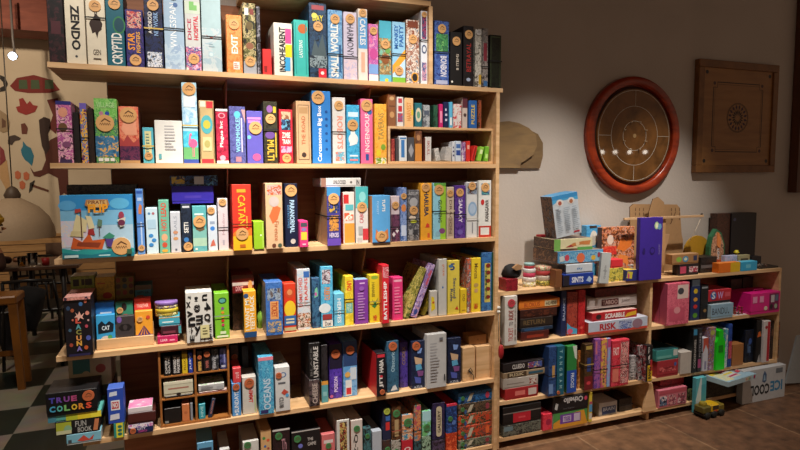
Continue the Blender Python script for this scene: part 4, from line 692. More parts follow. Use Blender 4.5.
e1('black box with doubled white lettering',172.4,181.5,355,'161416',[V_('DUNGEON','d8d4d0',.15,.1,.45,.9,1,.06),V_('MASTER','d8d4d0',.55,.1,.85,.9,1,.06)],z=Z1)
e1('lemon yellow slim box',182.3,188,354,'d8b828',[V_('FLUXX','7a6018',.3,.2,.7,.85,1,.03)],z=Z1)
e1('blue slim box with white title',188.6,193.2,353,'2038a0',[V_('JUST','d8dcf0',.25,.15,.75,.9,1,.05)],z=Z1)
e1('dark box with tan foot and round sticker, first right of divider',197.3,202.8,351,'2a2224',[('r',.2,.05,.8,.5,['8a6a38','c8a050'])],z=Z1,stk=.7,srt=STK_R)
e1('black box with red stamp and sticker',203.5,211.3,349.5,'181214',[V_('NMBR','b86860',.3,.15,.7,.5,1,.04)],z=Z1,stk=.78,srt=STK_R)
e1('grey and black box with pale lettering',212,219,349,['4a4a50','1c1c20','7a7a80'],[V_('PARKS','c0c0c4',.2,.1,.6,.6,-1,.03)],z=Z1)
e1('indigo and white striped box, nearest the right side',220,227,348.5,['2a2c58','4a4c80','1c1e3c'],[('r',.2,.1,.8,.2,'c0c0d0'),('r',.6,.3,.8,.9,'8a8cc0')],z=Z1)
w1=e1('dark tray box under the cream box',165,193,395,'241612',z=Z2)
e1('cream carton box with red print and a scalloped slot',162.8+1,193.4,381,'c8c4ac',[('r',.15,.45,.85,.55,'a87060'),('c',.5,.08,.08,'2a1c18',.1),('r',0,.8,1,1,'d8d4bc')],on=w1,top=('art',('88b088','d8d0b8','c08080'),40,2))
w2=e1('red and white booklet pile below the grey box',199,227,395,'d0b8b0',[('r',0,.4,1,.6,'a83a40'),('r',0,.75,1,.9,'6a3a40')],z=Z2,d=.1)
e1('pale grey box with fine print and green top',198.5,224.5,384,'b8b8b8',lines(.1,.2,.6,.8,4,'6a6a70')+[('r',.7,.1,.95,.6,'a0a0a4')],on=w2,top=('art',('68a858','c8c8c4','d0d0cc'),40,2))
e1('small black card box in the lower left compartment',164.5,181.5,408,'120e0e',[('r',.05,.05,.25,.2,'8a8c88')],z=Z3)
e1('salmon orange card box, lower left compartment',182.3,190,404,'c87848',[('c',.5,.5,.2,'b06038')],z=Z3)
e1('silver grey thin card box, lower left compartment',190.7,193.3,403,'8a9098',z=Z3)
e1('teal card box with pale title, lower right compartment',199,205.7,404,'3098a8',[V_('HIVE','a8dce0',.3,.15,.7,.85,1,.04)],z=Z3)
e1('navy card box tilted right, red sticker near top',208,212,402,'28324c',[V_('KODAMA','c08070',.25,.2,.75,.9,1,.04)],z=Z3,lean=.22,h=.085)
# stack left of the rack on the overhanging end
YE=-.02
gE='boxes piled at the left end of the fifth shelf'
a1=B('E','light blue book-shaped box at the foot of the left pile',66.5,101.5,433,'7ab4c8',[('p',[(.3,.3),(.5,.8),(.65,.35),(.8,.75),(.75,.25),(.45,.2)],'c04838'),('r',.05,.2,.15,.5,'404850')],yf=-.03,d=.16,z=rowz('E',.6)+.004,group=gE,top='8ac0d0',side='c0c8c8',lid=False)
a2=B('E','black puzzle-like box with a lime landscape patch',55.5,100,419.5,'141416',[('r',.02,.1,.36,.92,'a8b038'),('c',.28,.4,.09,'88b088',.3),('r',.02,.1,.36,.35,'c8c8a0'),V_('FUN','a8a8a4',.45,.5,.7,.9,0,.03),V_('BOOK','b0b0ac',.5,.1,.82,.45,0,.03),('p',[(.85,.1),(.95,.1),(1,.9),(.9,.9)],'c07850')],on=a1,yf=-.03,d=.17,group=gE,lid=False)
a3=B('E','thin flat box with a rainbow-coloured edge',48,101.5,413.5,'58a8a0',[('r',.33,0,.55,1,'b8c030'),('r',.55,0,.8,1,'e0c830'),('r',.8,0,1,1,'e8d840'),('r',0,0,.15,1,'48889c')],on=a2,yf=-.03,d=.18,group=gE,lid=False)
B('E','big black box with rainbow block lettering, two rows',46.5,98,391,'0c0b0e',[V_('T','4a48b0',0.060,0.56,0.175,0.8,0,.09),V_('R','6a48a8',0.202,0.56,0.317,0.8,0,.09),V_('U','8a4898',0.344,0.56,0.459,0.8,0,.09),V_('E','b04878',0.486,0.56,0.601,0.8,0,.09),V_('C','48a8d0',0.060,0.18,0.175,0.44,0,.09),V_('O','58b8b0',0.202,0.18,0.317,0.44,0,.09),V_('L','78b868',0.344,0.18,0.459,0.44,0,.09),V_('O','e0b838',0.486,0.18,0.601,0.44,0,.09),V_('R','e08838',0.628,0.18,0.743,0.44,0,.09),V_('S','e05038',0.770,0.18,0.885,0.44,0,.09)],on=a3,yf=-.035,d=.17,stk=(.83,.72,.022),srt=STK_R,group=gE,top='1a181a')
B('E','cream carton with teal and red lettering',69,112,357,'a89c80',[('r',.1,.4,.5,.85,'2c6868'),('c',.4,.35,.1,'a89c80'),('c',.75,.5,.12,'903c34'),('r',.12,.08,.6,.14,'6a5c48')],yf=.13,d=.19,z=.595,h=.15,side='9a8c70',where="behind the rainbow-lettered black box",group=False,name='carton')
st=B('E','dark wooden box stack carrying the cream carton',72,116,400,['2a1a12','3a2418','1c100c'],yf=.15,d=.16,z=rowz('E',.65)+.0006,h=.595-rowz('E',.65)-.0014)
q1=B('E','small teal and yellow card box, upright',114,124.5,423,'2a8a80',[('r',.25,0,.9,1,'d8d038'),('c',.6,.75,.22,'1c6c68',.1),('c',.6,.5,.22,'1c6c68',.1),('c',.6,.25,.22,'1c6c68',.1)],d=.08,yf=-.02,side='c8c038',lid=False)
B('E','royal blue box with white and red square emblems',108.5,124.8,388.5,'2848a8',[('p',[(.1,.78),(.6,.8),(.6,.92),(.15,.9)],'c8d0e0'),('r',.2,.38,.75,.66,'e0e0e4'),('r',.25,.42,.68,.62,'b83040'),V_('NO','e8e4e4',.3,.45,.63,.6,0,.06),('p',[(.1,.1),(.7,.12),(.7,.28),(.15,.26)],'d0d0dc')],on=q1,d=.08,yf=-.02,side='3858b0',top='4868c0',lid=False)
c1=B('E','navy and pink city card box',128.5,153.5,423.5,'1c2450',[('r',0,.62,1,1,['c878b0','e8e0e8','8060b0']),V_('CITY','d0c8e0',.35,.35,.7,.6,0,.05),V_('ZERO','b84890',.38,.12,.75,.32,0,.05)],stk=(.18,.35,.012),srt=STK_R,d=.1,yf=-.01,lid=False)
c2=B('E','dark maroon closed box with a rounded rim',128,156,412.5,'4a1c18',on=c1,d=.11,yf=-.008,lid=False)
B('E','white card box with pink cover on the maroon one',128,152.5,407,'d8d0d4',[('r',0,0,1,.15,'c8c0c8')],on=c2,d=.1,yf=-.008,top=('art',('e078a8','e890b8','d8d0d8'),18,2),lid=False)
# right of the rack
B('E','dark green and maroon box behind the blue title box',232,240,345,['14201c','2a2a20','3a1c1c'],yf=.16,d=.14,stk=.8,srt=STK_R)
B('E','black box standing behind the white box with red title',243,250,346,['14141a','2a2c38','141216'],yf=.16,d=.14)
u=B('E','light blue box with white upright lettering',232.5,241.5,383,'4a8ccc',[V_('SUNDAYS','e0e8f0',.25,.1,.75,.75,1,.05),('c',.5,.05,.15,'d8e0ec',.03)],stk=.88,srt=STK_R,d=.13)
B('E','small coral red box on the light blue box',233,241.3,368,'d04048',[V_('TE','f0c0c0',.3,.3,.75,.7,0,.03)],on=u,d=.13)
B('E','off-white box with a bright red vertical title',242.7,257,377,'c4c0b8',[V_('NIMMT','cc2828',.45,.3,.75,.7,-1,.05),('r',.86,.04,.92,.5,'a8b858')],stk=.84,srt=STK_R,d=.15)
B('E','tall turquoise box with silver underwater title, pink top',259.5,274.5,357,['3c98c0','5cb0d0','2c80b0','78bcd4'],[('r',0,.94,1,1,'e08090'),V_('OCEANS','c0d4e4',.3,.08,.8,.62,1,.05),('r',.1,.02,.6,.08,'302c60')],yf=-.012)
B('E','white box with blue ring emblem and small red mark',275.8,290.5,367,'c8c8c8',[('c',.55,.82,.22,'5070a0',.06),('c',.55,.82,.14,'c8c8c8',.04),('r',.2,.62,.7,.66,'5a5c64'),('p',[(.4,.42),(.6,.5),(.9,.42),(.6,.36)],'b84838'),V_('CLUB','4a4c50',.25,.08,.55,.32,-1,.03),('c',.8,.35,.12,'58a0d0',.04)],stk=(.25,.82,.014),srt=STK_R,yf=-.005)
s1=B('E','dark box with streaked front under the black one',309.5,320,379.5,['241c1c','5a4a4c','141012'],[V_('CHEESE','b8a8a0',.3,.1,.8,.85,1,.05)],d=.2,yf=-.005)
B('E','black box with white stencilled upright title',309.3,320.3,343,'161416',[V_('UNSTABLE','c8c4c0',.4,.05,.85,.9,1,.05),V_('BLACK','6a6866',.1,.1,.3,.9,1,.0)],on=s1,d=.2,yf=-.003)
s2=B('E','small teal box with an orange stripe on top',321.7,328.5,381,'5aa0a8',[('r',0,.82,1,1,'d89840'),('r',.2,.3,.8,.5,'8ac0c4')],d=.14,side='b89048')
B('E','black narrow box standing for shadow above the teal one',321.5,328,345,['1c1a1c','2c282c','121012'],on=s2,d=.14)  # dark box added where only the shadow of the upper shelf falls
B('E','violet box with glowing white title and a red sticker',329.8,342.5,344,['4a30a0','5a3cb0','382080'],[V_('POISON','e0d0f8',.35,.12,.65,.4,1,.05),('c',.15,.05,.12,'c86090'),('r',0,.55,1,1,'1c1630')],stk=.82,srt=STK_R,d=.2,yf=.05)  # dark upper panel: cast shadow of the shelf put into the colour
B('E','blue and white box with red label and shadow-darkened upper half',343.6,357.5,341,['5a98d0','80b0dc'],[('r',0,.55,1,1,'28406c'),('r',.15,.02,.6,.3,'d8dce0'),('r',.2,.04,.55,.16,'c83038'),('r',.5,.3,.95,.52,'c8d4e0'),('c',.3,.4,.2,'d8a858')],stk=.84,srt=STK_R,d=.2,yf=.05)  # darker upper panel paints in the shadow of the shelf above
B('E','black and red box with white bobbing letters',376.7,386,353,'16141c',[V_('HABA','d8d4d0',.3,.55,.75,.85,1,.06),V_('JIT','d8d4d0',.3,.2,.75,.5,1,.06),('c',.5,.46,.18,'c83040',.03),('r',.1,.9,.9,.97,'c83040')],stk=(.6,.1,.013),srt=STK_R,side='b01c24',yf=-.01)
B('E','dusty petrol blue box with script title',387,399,341,['2c5470','34607c','244860'],[V_('Obscurio','a8c8d8',.35,.4,.65,.8,1,.02),('p',[(.3,.03),(.9,.04),(.7,.14),(.5,.12)],'c8ccd0')],stk=.9,srt=STK_R)
B('E','purple-blue box with dim gold print in the upper half',399.7,408,342,['3c2c80','503c98','2c2068'],[V_('CODEX','a08050',.3,.5,.7,.9,1,.02)],d=.2,yf=.06)
def gem(x0,x1,yt,l,**k): return B('E',l,x0,x1,yt,['141c38','1c2848','10162c'],[('p',[(.4,.86),(.8,.84),(.7,.74),(.45,.74)],'7a9ad8'),('p',[(.2,.68),(.8,.62),(.75,.5),(.3,.52)],'c8a888'),('p',[(.3,.5),(.7,.52),(.8,.4),(.35,.38)],'58a0c8'),('p',[(.4,.38),(.9,.36),(.85,.26),(.5,.25)],'7a4880'),('p',[(.2,.26),(.7,.22),(.7,.1),(.3,.12)],'4a58a8'),V_('AZUL','a8b4c8',.15,.01,.85,.06,0,.03)],side='10142c',**k)
gem(411.5,425,341,'navy box with scattered coloured gems and a red sticker',stk=(.35,.9,.022),srt=STK_R)
B('E','large blank white box back with grey lines',425.8,446.5,334,'b8b8b8',lines(.15,.12,.65,.85,14,'a0a0a4',4)+[('r',.62,.88,.8,.93,'6a6a70'),('r',.86,.12,.92,.24,'2a2a30')],yf=-.008,d=.2,lid=False)
gem(447.5,461,338,'navy gem box right of the blank white box')
w_=B('E','pale birch wooden box with a dark cable loop',462.7,475,347.5,PINE,yf=.02,d=.14,name='wooden_box',cat='wooden box',lid=False,group=False)
m_=MB(); ww=w_['w'];m_.tube([(-.1*ww,-.004,.055),(.1*ww,-.006,.07),(.25*ww,-.006,.05),(.1*ww,-.006,.035),(-.05*ww,-.006,.06),(.3*ww,-.008,.03),(.35*ww,-.006,.005)],.0022,BAND); m_.build('cable',w_['o'])
w2=B('E','plain light birch box beside the right upright',476,491,346,PINE,yf=.03,d=.14,name='wooden_box',cat='wooden box',lid=False,group=False)
B('E','small wooden block lying across the two birch boxes',469,486.5,335,PLY,[V_('A','5a3a20',.45,.4,.55,.6,0)],on=[w_,w2],yf=.06,d=.08,name='wooden_block',cat='wooden box',lid=False,group=False)
# ================================================================== ROW F
def f(l,x0,x1,yt,c,it=(),gs=None,**k): 
    if gs is not None: k['stk']=gs; k['srt']=STK_G
    k.setdefault('d',.2); return B('F',l,x0,x1,yt,c,it,**k)
f('sky blue box top just visible at the lower left',199,215,442,'60a0c8',[('r',.1,.8,.9,.9,'203850')])
f('slim white box beside the blue one',221,231,449,'c8c8c8')
f('white box with a green sticker, left of the bare wood',244,260,441,'c8c8c4',gs=(.3,.93,.016))
f('pale wood pointed panel box printed with colour dots',262,272.5,430,'c8a070',[('c',.3,.86,.15,'4a8a48'),('c',.7,.82,.15,'c85838'),('c',.4,.72,.12,'3868a8'),('c',.7,.68,.1,'a83838')])
f('black box with wine lettering and green sticker',273.7,291,429,['1c1014','2a161c','140c10'],[V_('Th','b0808c',.5,.62,.8,.82,0,.02),('r',0,.97,1,1,'c8c4c0')],gs=(.35,.88,.017))
f('wide black box with small white printed title',292.5,321,430,'121014',[V_('THE','c0bcb8',.55,.78,.75,.84,0,.03),V_('GAME','c0bcb8',.55,.68,.85,.75,0,.03),('c',.3,.7,.08,'6a70c0'),('r',0,.98,1,1,'b8b4b0')],gs=(.2,.85,.017))
f('salmon pink box with a grey banner',322.3,335.5,434,'c86a6c',[('r',.15,.78,.85,.86,'d8c8c8')],gs=(.5,.72,.014))
f('white-edged box with red and dark picture',337.5,350,420,'c8c8c4',[('r',.22,.1,.8,.96,['7a2420','c8b068','2a1a18','a04030'])],gs=(.6,.2,.014))
f('white box with a green sticker and black numerals',351.5,363,420,'c8beb8',[V_('Q-Z','20201e',.2,.3,.6,.72,-1,.05)],gs=(.5,.83,.016),side='b06848')
f('dark box with teal flash behind white ones',364,371.5,428,['1c2824','3a6a70','20202a'],gs=(.5,.8,.012))
f('blank silver-white box',372.7,382,431,'a8b0bc',gs=(.5,.35,.014))
lo=f('dark box with green sticker under the red-and-blue one',382.6,391,440,['1c1c20','402824','2a3438'],gs=(.6,.6,.014))
f('navy box with red bars and a lime circle',383,391,408,'182040',[('r',.35,.3,.85,.55,'c83030'),('r',.35,.6,.9,.75,'3868b0')],gs=None,on=lo,stk=.9,srt=mat('a8b848'))
lo=f('white and brown lower box with a pale label',391.6,401,440,['6a6058','a8a49c','3a342e'],gs=(.5,.5,.012))
f('brown box with a cream hanging title',392,401,406,['4a2c1c','6a4428','2c1a10'],[('r',.3,.1,.75,.6,'a89068')],on=lo,stk=.78,srt=STK_G,band=.28,bmt=mat('a05040'))
lo=f('cherry red lower box with a white curl',402,413,440,'b02030',[('c',.5,.55,.3,'e0c8c8',.1),('c',.5,.55,.18,'b02030',.06)])
f('white-topped orange box showing a green sticker',402.5,413,415,['c86030','d8b090','3880a0'],[('r',0,.85,1,1,'d8a078')],on=lo,stk=.7,srt=STK_G,band=.45,bmt=mat('b07038'))
lo=f('black lower box with teal streaks',414.4,421.3,441,['14181c','2c5058'])
f('multicoloured slim box with a pink top',414.5,421.2,405,['3a7068','a8484c','c88850','50788c'],[('c',.6,.92,.35,'c04878',.06)],on=lo,band=.3)
lo=f('dark green lower box with pale specks',422.3,431,436,['24402c','8aa890','142018'])
f('pale turquoise box with a green sticker',422.5,431,411,['8ac0c0','6ab070'],[('r',0,.6,1,1,'a0ccd4')],on=lo,stk=.35,srt=STK_G)
lo=f('murky purple lower box',432.4,445,440,['2a2438','4a3c58','16121e'])
f('dark purple box with a cream oval title plate',432.6,444.8,403,['221c38','322850','1a162c'],[('r',.3,.15,.75,.85,'c0b498'),('c',.52,.85,.22,'c0b498',.06),('c',.52,.15,.22,'c0b498',.06),V_('GALLERY','3a3028',.4,.2,.65,.8,1,.03)],on=lo,band=.03)
lo=f('orange-red lower box with brown shading',446.3,457,433,['c04020','a03018','d86038'])
f('dark blue box with a bright red top edge',446.5,457,404,['24407c','182c58','3458a0'],[('r',0,.93,1,1,'c83040'),('c',.7,.35,.2,'5070b0',.08)],on=lo,stk=(.35,.5,.013),srt=STK_G,top='c83040')
prev=None
stack=[(450,'near-black flat box at the foot of the right-hand pile',['1a1a1a','3a3430','101010'],'b06070'),(438,'grey-green flat box, second from the foot of the pile',['4a5648','7a7c68','2a3428'],'8a3040'),(424.5,'grey and orange flat box with a red half',['6a4038','c84828','384838'],'e06838'),(413,'flat box with a bright orange-red end',['2a3428','c85030','385840'],'c04028'),(402,'brown and dark green flat box in the pile',['3a2c24','6a5440','1c241c'],'903c48'),(391,'blue speckled flat box, topmost of the right-hand pile',['1c4c80','2c6ca8','143458'],'b83c58')]
zc=rowz('F',2.3)
ys=[Z_at(y,2.35,.03) for y,_,_,_ in stack]; 
for i,(y,l,c,c2) in enumerate(stack):
    kw=dict(on=prev) if prev else dict(z=zc+.0006)
    prev=B('F',l,458.5,492,y,c,[('p',[(.25,.15),(.36,.2),(.45,.85),(.34,.8)],'b8b4a0'),('c',.86,.5,.06,c2,.3),('c',.2,.25,.04,'38588c',.2)],d=.2,yf=.02,stk=(.12,.5,.011),srt=STK_G,lid=False,**kw)
# ================================================================== LOW UNIT: upper tier (row R1)
def R(row,l,*a,**k): return B(row,l,*a,**k)
R('R1','tall white box with red and black vertical lettering',504.5,517,294.5,'c8c4be',[V_('TICKET','a83030',.3,.08,.68,.36,1,.03),V_('TO','50404a',.35,.4,.68,.48,1,.03),V_('RIDE','903028',.3,.52,.68,.72,1,.03),('r',.78,.08,.9,.9,['a8a4a0','7a6a60'])],stk=.86,srt=mat('b83a48'),yf=-.02,side='a8a49c')
b0=R('R1','dark maroon flat box, lowest of the left pile,',521,549,331,'4c1814',[('r',.2,.3,.8,.6,'8a3020')],d=.22)
b0=R('R1','flat box with a dull blue edge',521,553,327,'1c3048',[('r',.1,.2,.7,.8,'2c5078')],on=b0)
b0=R('R1','dark brown box with tan blackletter title',520,553,317.5,'2a201a',[V_('RETURN','6a5638',.1,.3,.75,.8,0,.04)],on=b0)  # title colour darkened to carry the shadow inside the unit
b0=R('R1','maroon box with a faint brown picture',520,557,308.5,'3a1a14',[('r',.1,.2,.9,.8,['5a2c1c','30140f'])],on=b0)
R('R1','bright orange flat box, topmost of the left pile',519,560,299.5,'d87828',[V_('BLOKUS','a84820',.12,.25,.5,.75,0,.04),('r',.62,.2,.92,.8,'c8b890'),V_('HEADS','584030',.65,.3,.9,.7,0,.04)],on=b0,side='b86020')
R('R1','navy upright box with a pink round emblem',560.7,566,291,'1c2850',[V_('BALANCE','a8b0c8',.3,.35,.75,.85,1,.03)])
R('R1','slate-red upright box with a cyan swoosh',566.7,577,292,['8a3028','a84434','702824'],[('p',[(0,.05),(1,.02),(1,.14),(.4,.2),(0,.3)],'48a0c8'),('c',.3,.1,.28,'d05878',.06)])
R('R1','plain scarlet upright box',577.8,584.8,290,['a81c20','c0282c','98181c'],[('c',.5,.15,.2,'d86050',.03)])
b0=R('R1','white and blue flat box with large red title',586.5,647.5,319.5,'b8c0d0',[('r',0,0,1,.2,'c84838'),V_('RISK','b02028',.18,.25,.46,.8,0,.07),('r',.5,.15,.72,.85,['5068a8','a8b0cc','3a4a80']),('c',.82,.5,.09,'907080',.4)],on=None,yf=-.012,side='a83028',top='b8b8c4')
b0=R('R1','red word game box with white capitals and yellow corner',592,637,311,'b82028',[('p',[(.72,.1),(.98,.3),(.98,.8),(.78,.6)],'d8a828'),V_('SCRABBLE','e8e4e0',.28,.2,.72,.78,0,.06),('c',.14,.5,.06,'302020',.3)],on=b0,yf=.0,side='a82028',top='c8a8a0')
b1_=R('R1','black tray-like box under the pale flat box',600,620,306.5,'181416',on=b0,d=.2,yf=.05)
b1_=R('R1','pale flat box with a dark maroon title panel',587,637,296.5,'b8aca8',[('r',.28,.2,.62,.8,'4a1c1c'),V_('TABOO','a89088',.3,.3,.6,.7,0,.04),V_('Junior','4a3030',.68,.3,.85,.7,0)],on=b1_,yf=.03)
R('R1','dark red flat box right under the unit top',595,637,287.5,['5a1c1c','702424','481414'],on=b1_,yf=.04)
# right bay
R('R1','grey blank box end behind the pink box',655,664,301,'8a8480',yf=.13,d=.1)
R('R1','large pink box turned sideways with a cream label',666.5,688.5,283,['c85870','d86c80','b84860'],[('r',.45,.62,.95,.95,'d8c0b8'),('c',.6,.8,.14,'404048',.08),('r',.1,.1,.8,.4,'c05068'),('c',.45,.35,.15,'d89098',.08)],yf=-.02,side='a84860',d=.13)
R('R1','blue upright box with a column of yellow fruit shapes',690,699.3,278.5,'182c5c',[('r',.1,.82,.9,.97,'88a8d0'),('c',.5,.7,.22,'d8b828',.06),('c',.5,.5,.22,'d89838',.05),('c',.5,.33,.22,'c83030',.05),('c',.5,.12,.25,'58982c',.06)])
R('R1','black upright box with faint silver marks',700,707.5,285,['101216','1c2024','0c0c10'],[('r',.1,.9,.9,.95,'9098a0'),('c',.6,.25,.2,'987848',.05)])
b0=R('R1','pale blue box with thin dark serif capitals',709,733,304,'90b4cc',[V_('BANDU','282c38',.05,.3,.72,.75,0,.0),('r',.76,.3,.8,.4,'282c38')],yf=-.005,side='a0bccc',top='a8b8c0')
b0=R('R1','near-black flat box between two coloured boxes',708.5,730,300.5,'14141c',on=b0)
R('R1','red box with a blue and white spiral letter',708,731,289.5,'c02838',[('c',.22,.5,.13,'3868b0',.38),V_('S','e0e0e4',.15,.2,.3,.8,0,.06),V_('W','c8a0d8',.4,.15,.65,.8,0,.05),('r',.72,.3,.95,.7,'d85868')],on=b0,top='d84858')
R('R1','dark brown rustic box at the right back',730,741,279,['3a2820','2a1c16','4c3628'],yf=.16,d=.1)
cc=R('R1','black marbled box at the back beside the crate',742,752,277,['1c1a1c','3a302c','241c1c'],yf=.16,d=.1)
pm=B('R1','magenta plastic carry case with dark stickers',750.5,779.8,292.5,'d81c80',[('r',.62,.12,.95,.92,'7a1450'),('r',.68,.5,.8,.85,'c8c0c8'),('r',.82,.55,.93,.85,'60708c'),('c',.7,.3,.05,'201820',.12),('c',.85,.3,.05,'a8b8a0',.12),('r',.05,.55,.2,.85,'e898c0'),('r',.28,.55,.42,.85,'e898c0'),('c',.5,.25,.06,'e0d8c0',.1)],yf=-.012,d=.16,name='carry_case',cat='case',where="in the low unit's upper right corner",group=False,lid=False)
m_=MB(); ph=pm['h']; m_.tube([(-.045,.06,ph),(-.04,.06,ph+.012),(.04,.06,ph+.012),(.045,.06,ph)],.004,'a81060'); m_.build('handle',pm['o'])
p=at(742,313,.05); zz=rowz('R1',p.x)+.0006
fg=thing('toy_figures','huddle of red and brown figures on white paper beside the magenta case','toy',(p.x-.01,.05,zz))
m_=MB(); m_.box(-.055,.045,-.01,.06,0,.002,'d0ccd0'); m_.build('paper_sheet',fg)
for i,(x,y,h,c) in enumerate(((-.03,.02,.035,'8a3028'),(-.012,.01,.03,'5a4a48'),(.006,.02,.055,'a02828'),(.022,.012,.05,'7a2020'),(.0,.04,.045,'3c3440'),(-.022,.04,.05,'6a3c30'))):
    m_=MB(); m_.lathe([(.009,.002),(.009,.006),(.004,.01),(.006,h*.5),(.003,h*.72),(.0001,h*.74)],mat(c),12,T=Matrix.Translation((x,y,0))); m_.ball((x,y,h*.86),h*.14,mat(c)); m_.build('figure',fg)
# ================================================================== middle tier (row R2)
b0=R('R2','crimson flat box at the foot of the left pile',505,538,387,'a02428',[('r',.3,.3,.6,.7,'d07068'),('r',.7,.2,.95,.8,'c8b8b0')],yf=.005)
b0=R('R2','off-white flat box with red end print',503,538,377,'b0a8a0',[('r',.75,.15,.95,.8,['884038','c8c0b8']),('r',.1,.4,.6,.5,'8a8078')],on=b0,yf=.005)
b0=R('R2','tan flat box with dark capital title',503,545,370.5,'9a8468',[('r',.1,.1,.55,.9,'4a3828'),V_('RISK','b8a888',.15,.25,.5,.8,0,.05),('r',.6,.3,.95,.7,'30586c')],on=b0,yf=.005)
R('R2','black white-titled flat box topping the left pile',503,544,361.5,'201a1c',[V_('CLUEDO','c8c4c0',.22,.3,.52,.8,0,.05),('r',.6,.2,.95,.85,['883038','3858a0','c8a860'])],on=b0,yf=.005)
R('R2','slate blue box with a gold panel, tilted print',545.5,556,347,['203c6c','2c4c80','182c54'],[('r',.45,.38,.8,.62,'b89058'),('r',.05,.05,.6,.25,'6a88b8')],yf=-.03,band=.42,side='1c3460')
R('R2','teal-blue box with spaced pale letters down its spine',556.6,564,346,'14586c',[V_(ch,'90c0c8',.3,.86-.12*i,.7,.92-.12*i,-1,.04) for i,ch in enumerate('TANGRAM')],yf=-.03,stk=(.2,.06,.01),srt=STK_R)
R('R2','green box above blue base with a white wave',566.5,576.2,346,'2c7c3c',[('r',0,0,1,.48,'2048a0'),('p',[(.55,1),(1,1),(1,.7),(.8,.74)],'c8d0c4'),V_('FROGS','c8d4e8',.4,.1,.75,.42,-1,.04)],yf=-.02,side='1c5c2c')
R('R2','orange and tan box with a rough dark print',577.5,583.3,350.5,['c87838','a85c28','e0a060'],[('r',.1,.55,.9,.7,'4a3020')])
R('R2','dark bronze box with red foot and navy strip',584,592.5,344,['3a2818','50361c','2a1c14'],[('r',.15,.88,.85,.96,'a89048'),('r',.3,.4,.75,.7,'283c78'),('r',0,0,1,.3,'6c1c20'),('c',.5,.15,.25,'c83c48',.04)],band=.56,bmt=mat('b89858'),yf=-.02)
R('R2','violet and rose box with flowing print',594,600,339,['7048a0','a05c98','583888'],[('r',.1,.7,.4,.95,'c87080')],yf=-.02,band=.38)
R('R2','yellow and plum box with dark vertical title',600.6,606.3,339,['d8a848','c05878'],[('r',.3,.05,.7,.85,'dcae50'),V_('MANDALA','5a3048',.35,.1,.65,.8,1,.04)],yf=-.02,band=.38)
R('R2','lilac and blue narrow box with red top',606.8,610,338.5,['a890c8','88b0d8'],[('r',0,.82,1,1,'c04878')],yf=-.02)
R('R2','fat red and pink box with white panels',610.8,628.3,340,['c02838','d84858','a01c2c'],[('r',.05,.62,.42,.9,'d83848'),V_('FAST','f0dcd8',.08,.68,.4,.85,0,.04),('r',.5,.05,.95,.95,['c86870','e0a8a0','8a3038','d0c0b8']),('r',.05,.1,.4,.4,'d87868')],yf=-.03,band=.46,side='b02838')
R('R2','grey box stack with fine white print',629.5,636,356,['70686c','a8a4a4','504a4c'],lines(.2,.1,.8,.9,7,'c8c4c4'))
R('R2','dark box with white brush script left of the divider',637,644.5,346,['1c181a','8a2c34','a8a4a4','181416'],yf=.0)
# right bay middle
b0=R('R2','wine red box carrying the teal box',657,678,360,'a03038',[('r',.1,.3,.9,.6,['c86060','802028']),('c',.85,.7,.06,'3858a0',.12)],yf=-.002)
R('R2','teal flat box with a plain white square label',656,678,349.5,'3c8c88',[('r',.78,.35,.97,.92,'c0c4c0'),('r',.05,.2,.7,.45,'64a8a0')],on=b0,yf=-.002,top='183c40')
lb=R('R2','black box with white title and a yellow bolt panel',645.5,656,345,'1c181a',[('r',.25,.02,.98,.45,'d8b028'),('r',.3,.5,.6,.95,['c8c4c0','1c181a']),('r',.65,.3,.95,.6,'b02830'),V_('BANG','1a1416',.35,.08,.8,.4,1,.05)],yf=-.035,side=('art',('1c181a','8c2830','a8a0a0'),30,3),d=.2)
R('R2','plain grey-white box end left of the black spines',680,691,352,'b8b0a8',yf=-.005,lean=.0,d=.2)
R('R2','black box with cyan corner and white spine text',691.8,696.3,328.5,'141618',[('r',.1,.85,.9,.98,'3c88b0'),V_('CODENAMES','b8b4b0',.3,.1,.75,.75,1,.03)],yf=-.01)
R('R2','charcoal box with a pink patch at its foot',697,701,328.5,'24242a',[('r',.1,.1,.9,.3,'a84878'),V_('PICTURES','a0a0a8',.3,.35,.75,.9,1,.03)],yf=-.01,band=.45)
R('R2','white box with a red-orange peak',702.3,707.5,338,'c8c8d4',[('p',[(0,1),(1,1),(1,.6),(.5,.8),(0,.55)],'b85040'),('r',.3,.05,.7,.3,'8a88a8')],yf=-.01)
R('R2','lilac and brown mottled box',708,714.6,327.5,['9080a8','a87850','6a5888','c0a8c0'],[('c',.5,.88,.35,'b0b858',.06)],yf=-.01)
# neon green block toy with stepped outline
X0=X_at(714.8,.01,rowz('R2',4)); X1=X_at(723.5,.01,rowz('R2',4)); zg=max(rowz('R2',X0),rowz('R2',X1))+.0006
gt=thing('toy_bottle','neon green bottle-shaped toy case with a narrow neck, in the middle tier','toy',((X0+X1)/2,.005,zg)); hw=(X1-X0)/2; hz=Z_at(330,(X0+X1)/2,.005)-zg
m_=MB(); m_.prism([(-hw,0),(hw,0),(hw,hz*.7),(hw*.5,hz*.82),(hw*.5,hz*.98),(hw*.3,hz),(-hw*.3,hz),(-hw*.5,hz*.98),(-hw*.5,hz*.82),(-hw,hz*.7)],0,.06,mat('20d820',.35)); m_.build('case_body',gt)
m_=MB(); m_.prism([(-hw*.5,hz*.45),(hw*.5,hz*.45),(hw*.5,hz*.62),(-hw*.5,hz*.62)],-.002,-.0002,mat('148c18')); m_.build('label_panel',gt)
R('R2','aqua and white sliver of box by the green toy',724,727,329,['58a8c0','c8ccd0'],yf=-.005)
R('R2','royal blue box with a red middle',727.6,731,324,['2850a8','1c3c88'],[('r',0,.2,1,.6,['b83048','c86070'])],yf=-.005)
R('R2','plain tan cardboard box, short and wide',732,743,344,'a87040',yf=.0,d=.12,name='carton',cat='box')
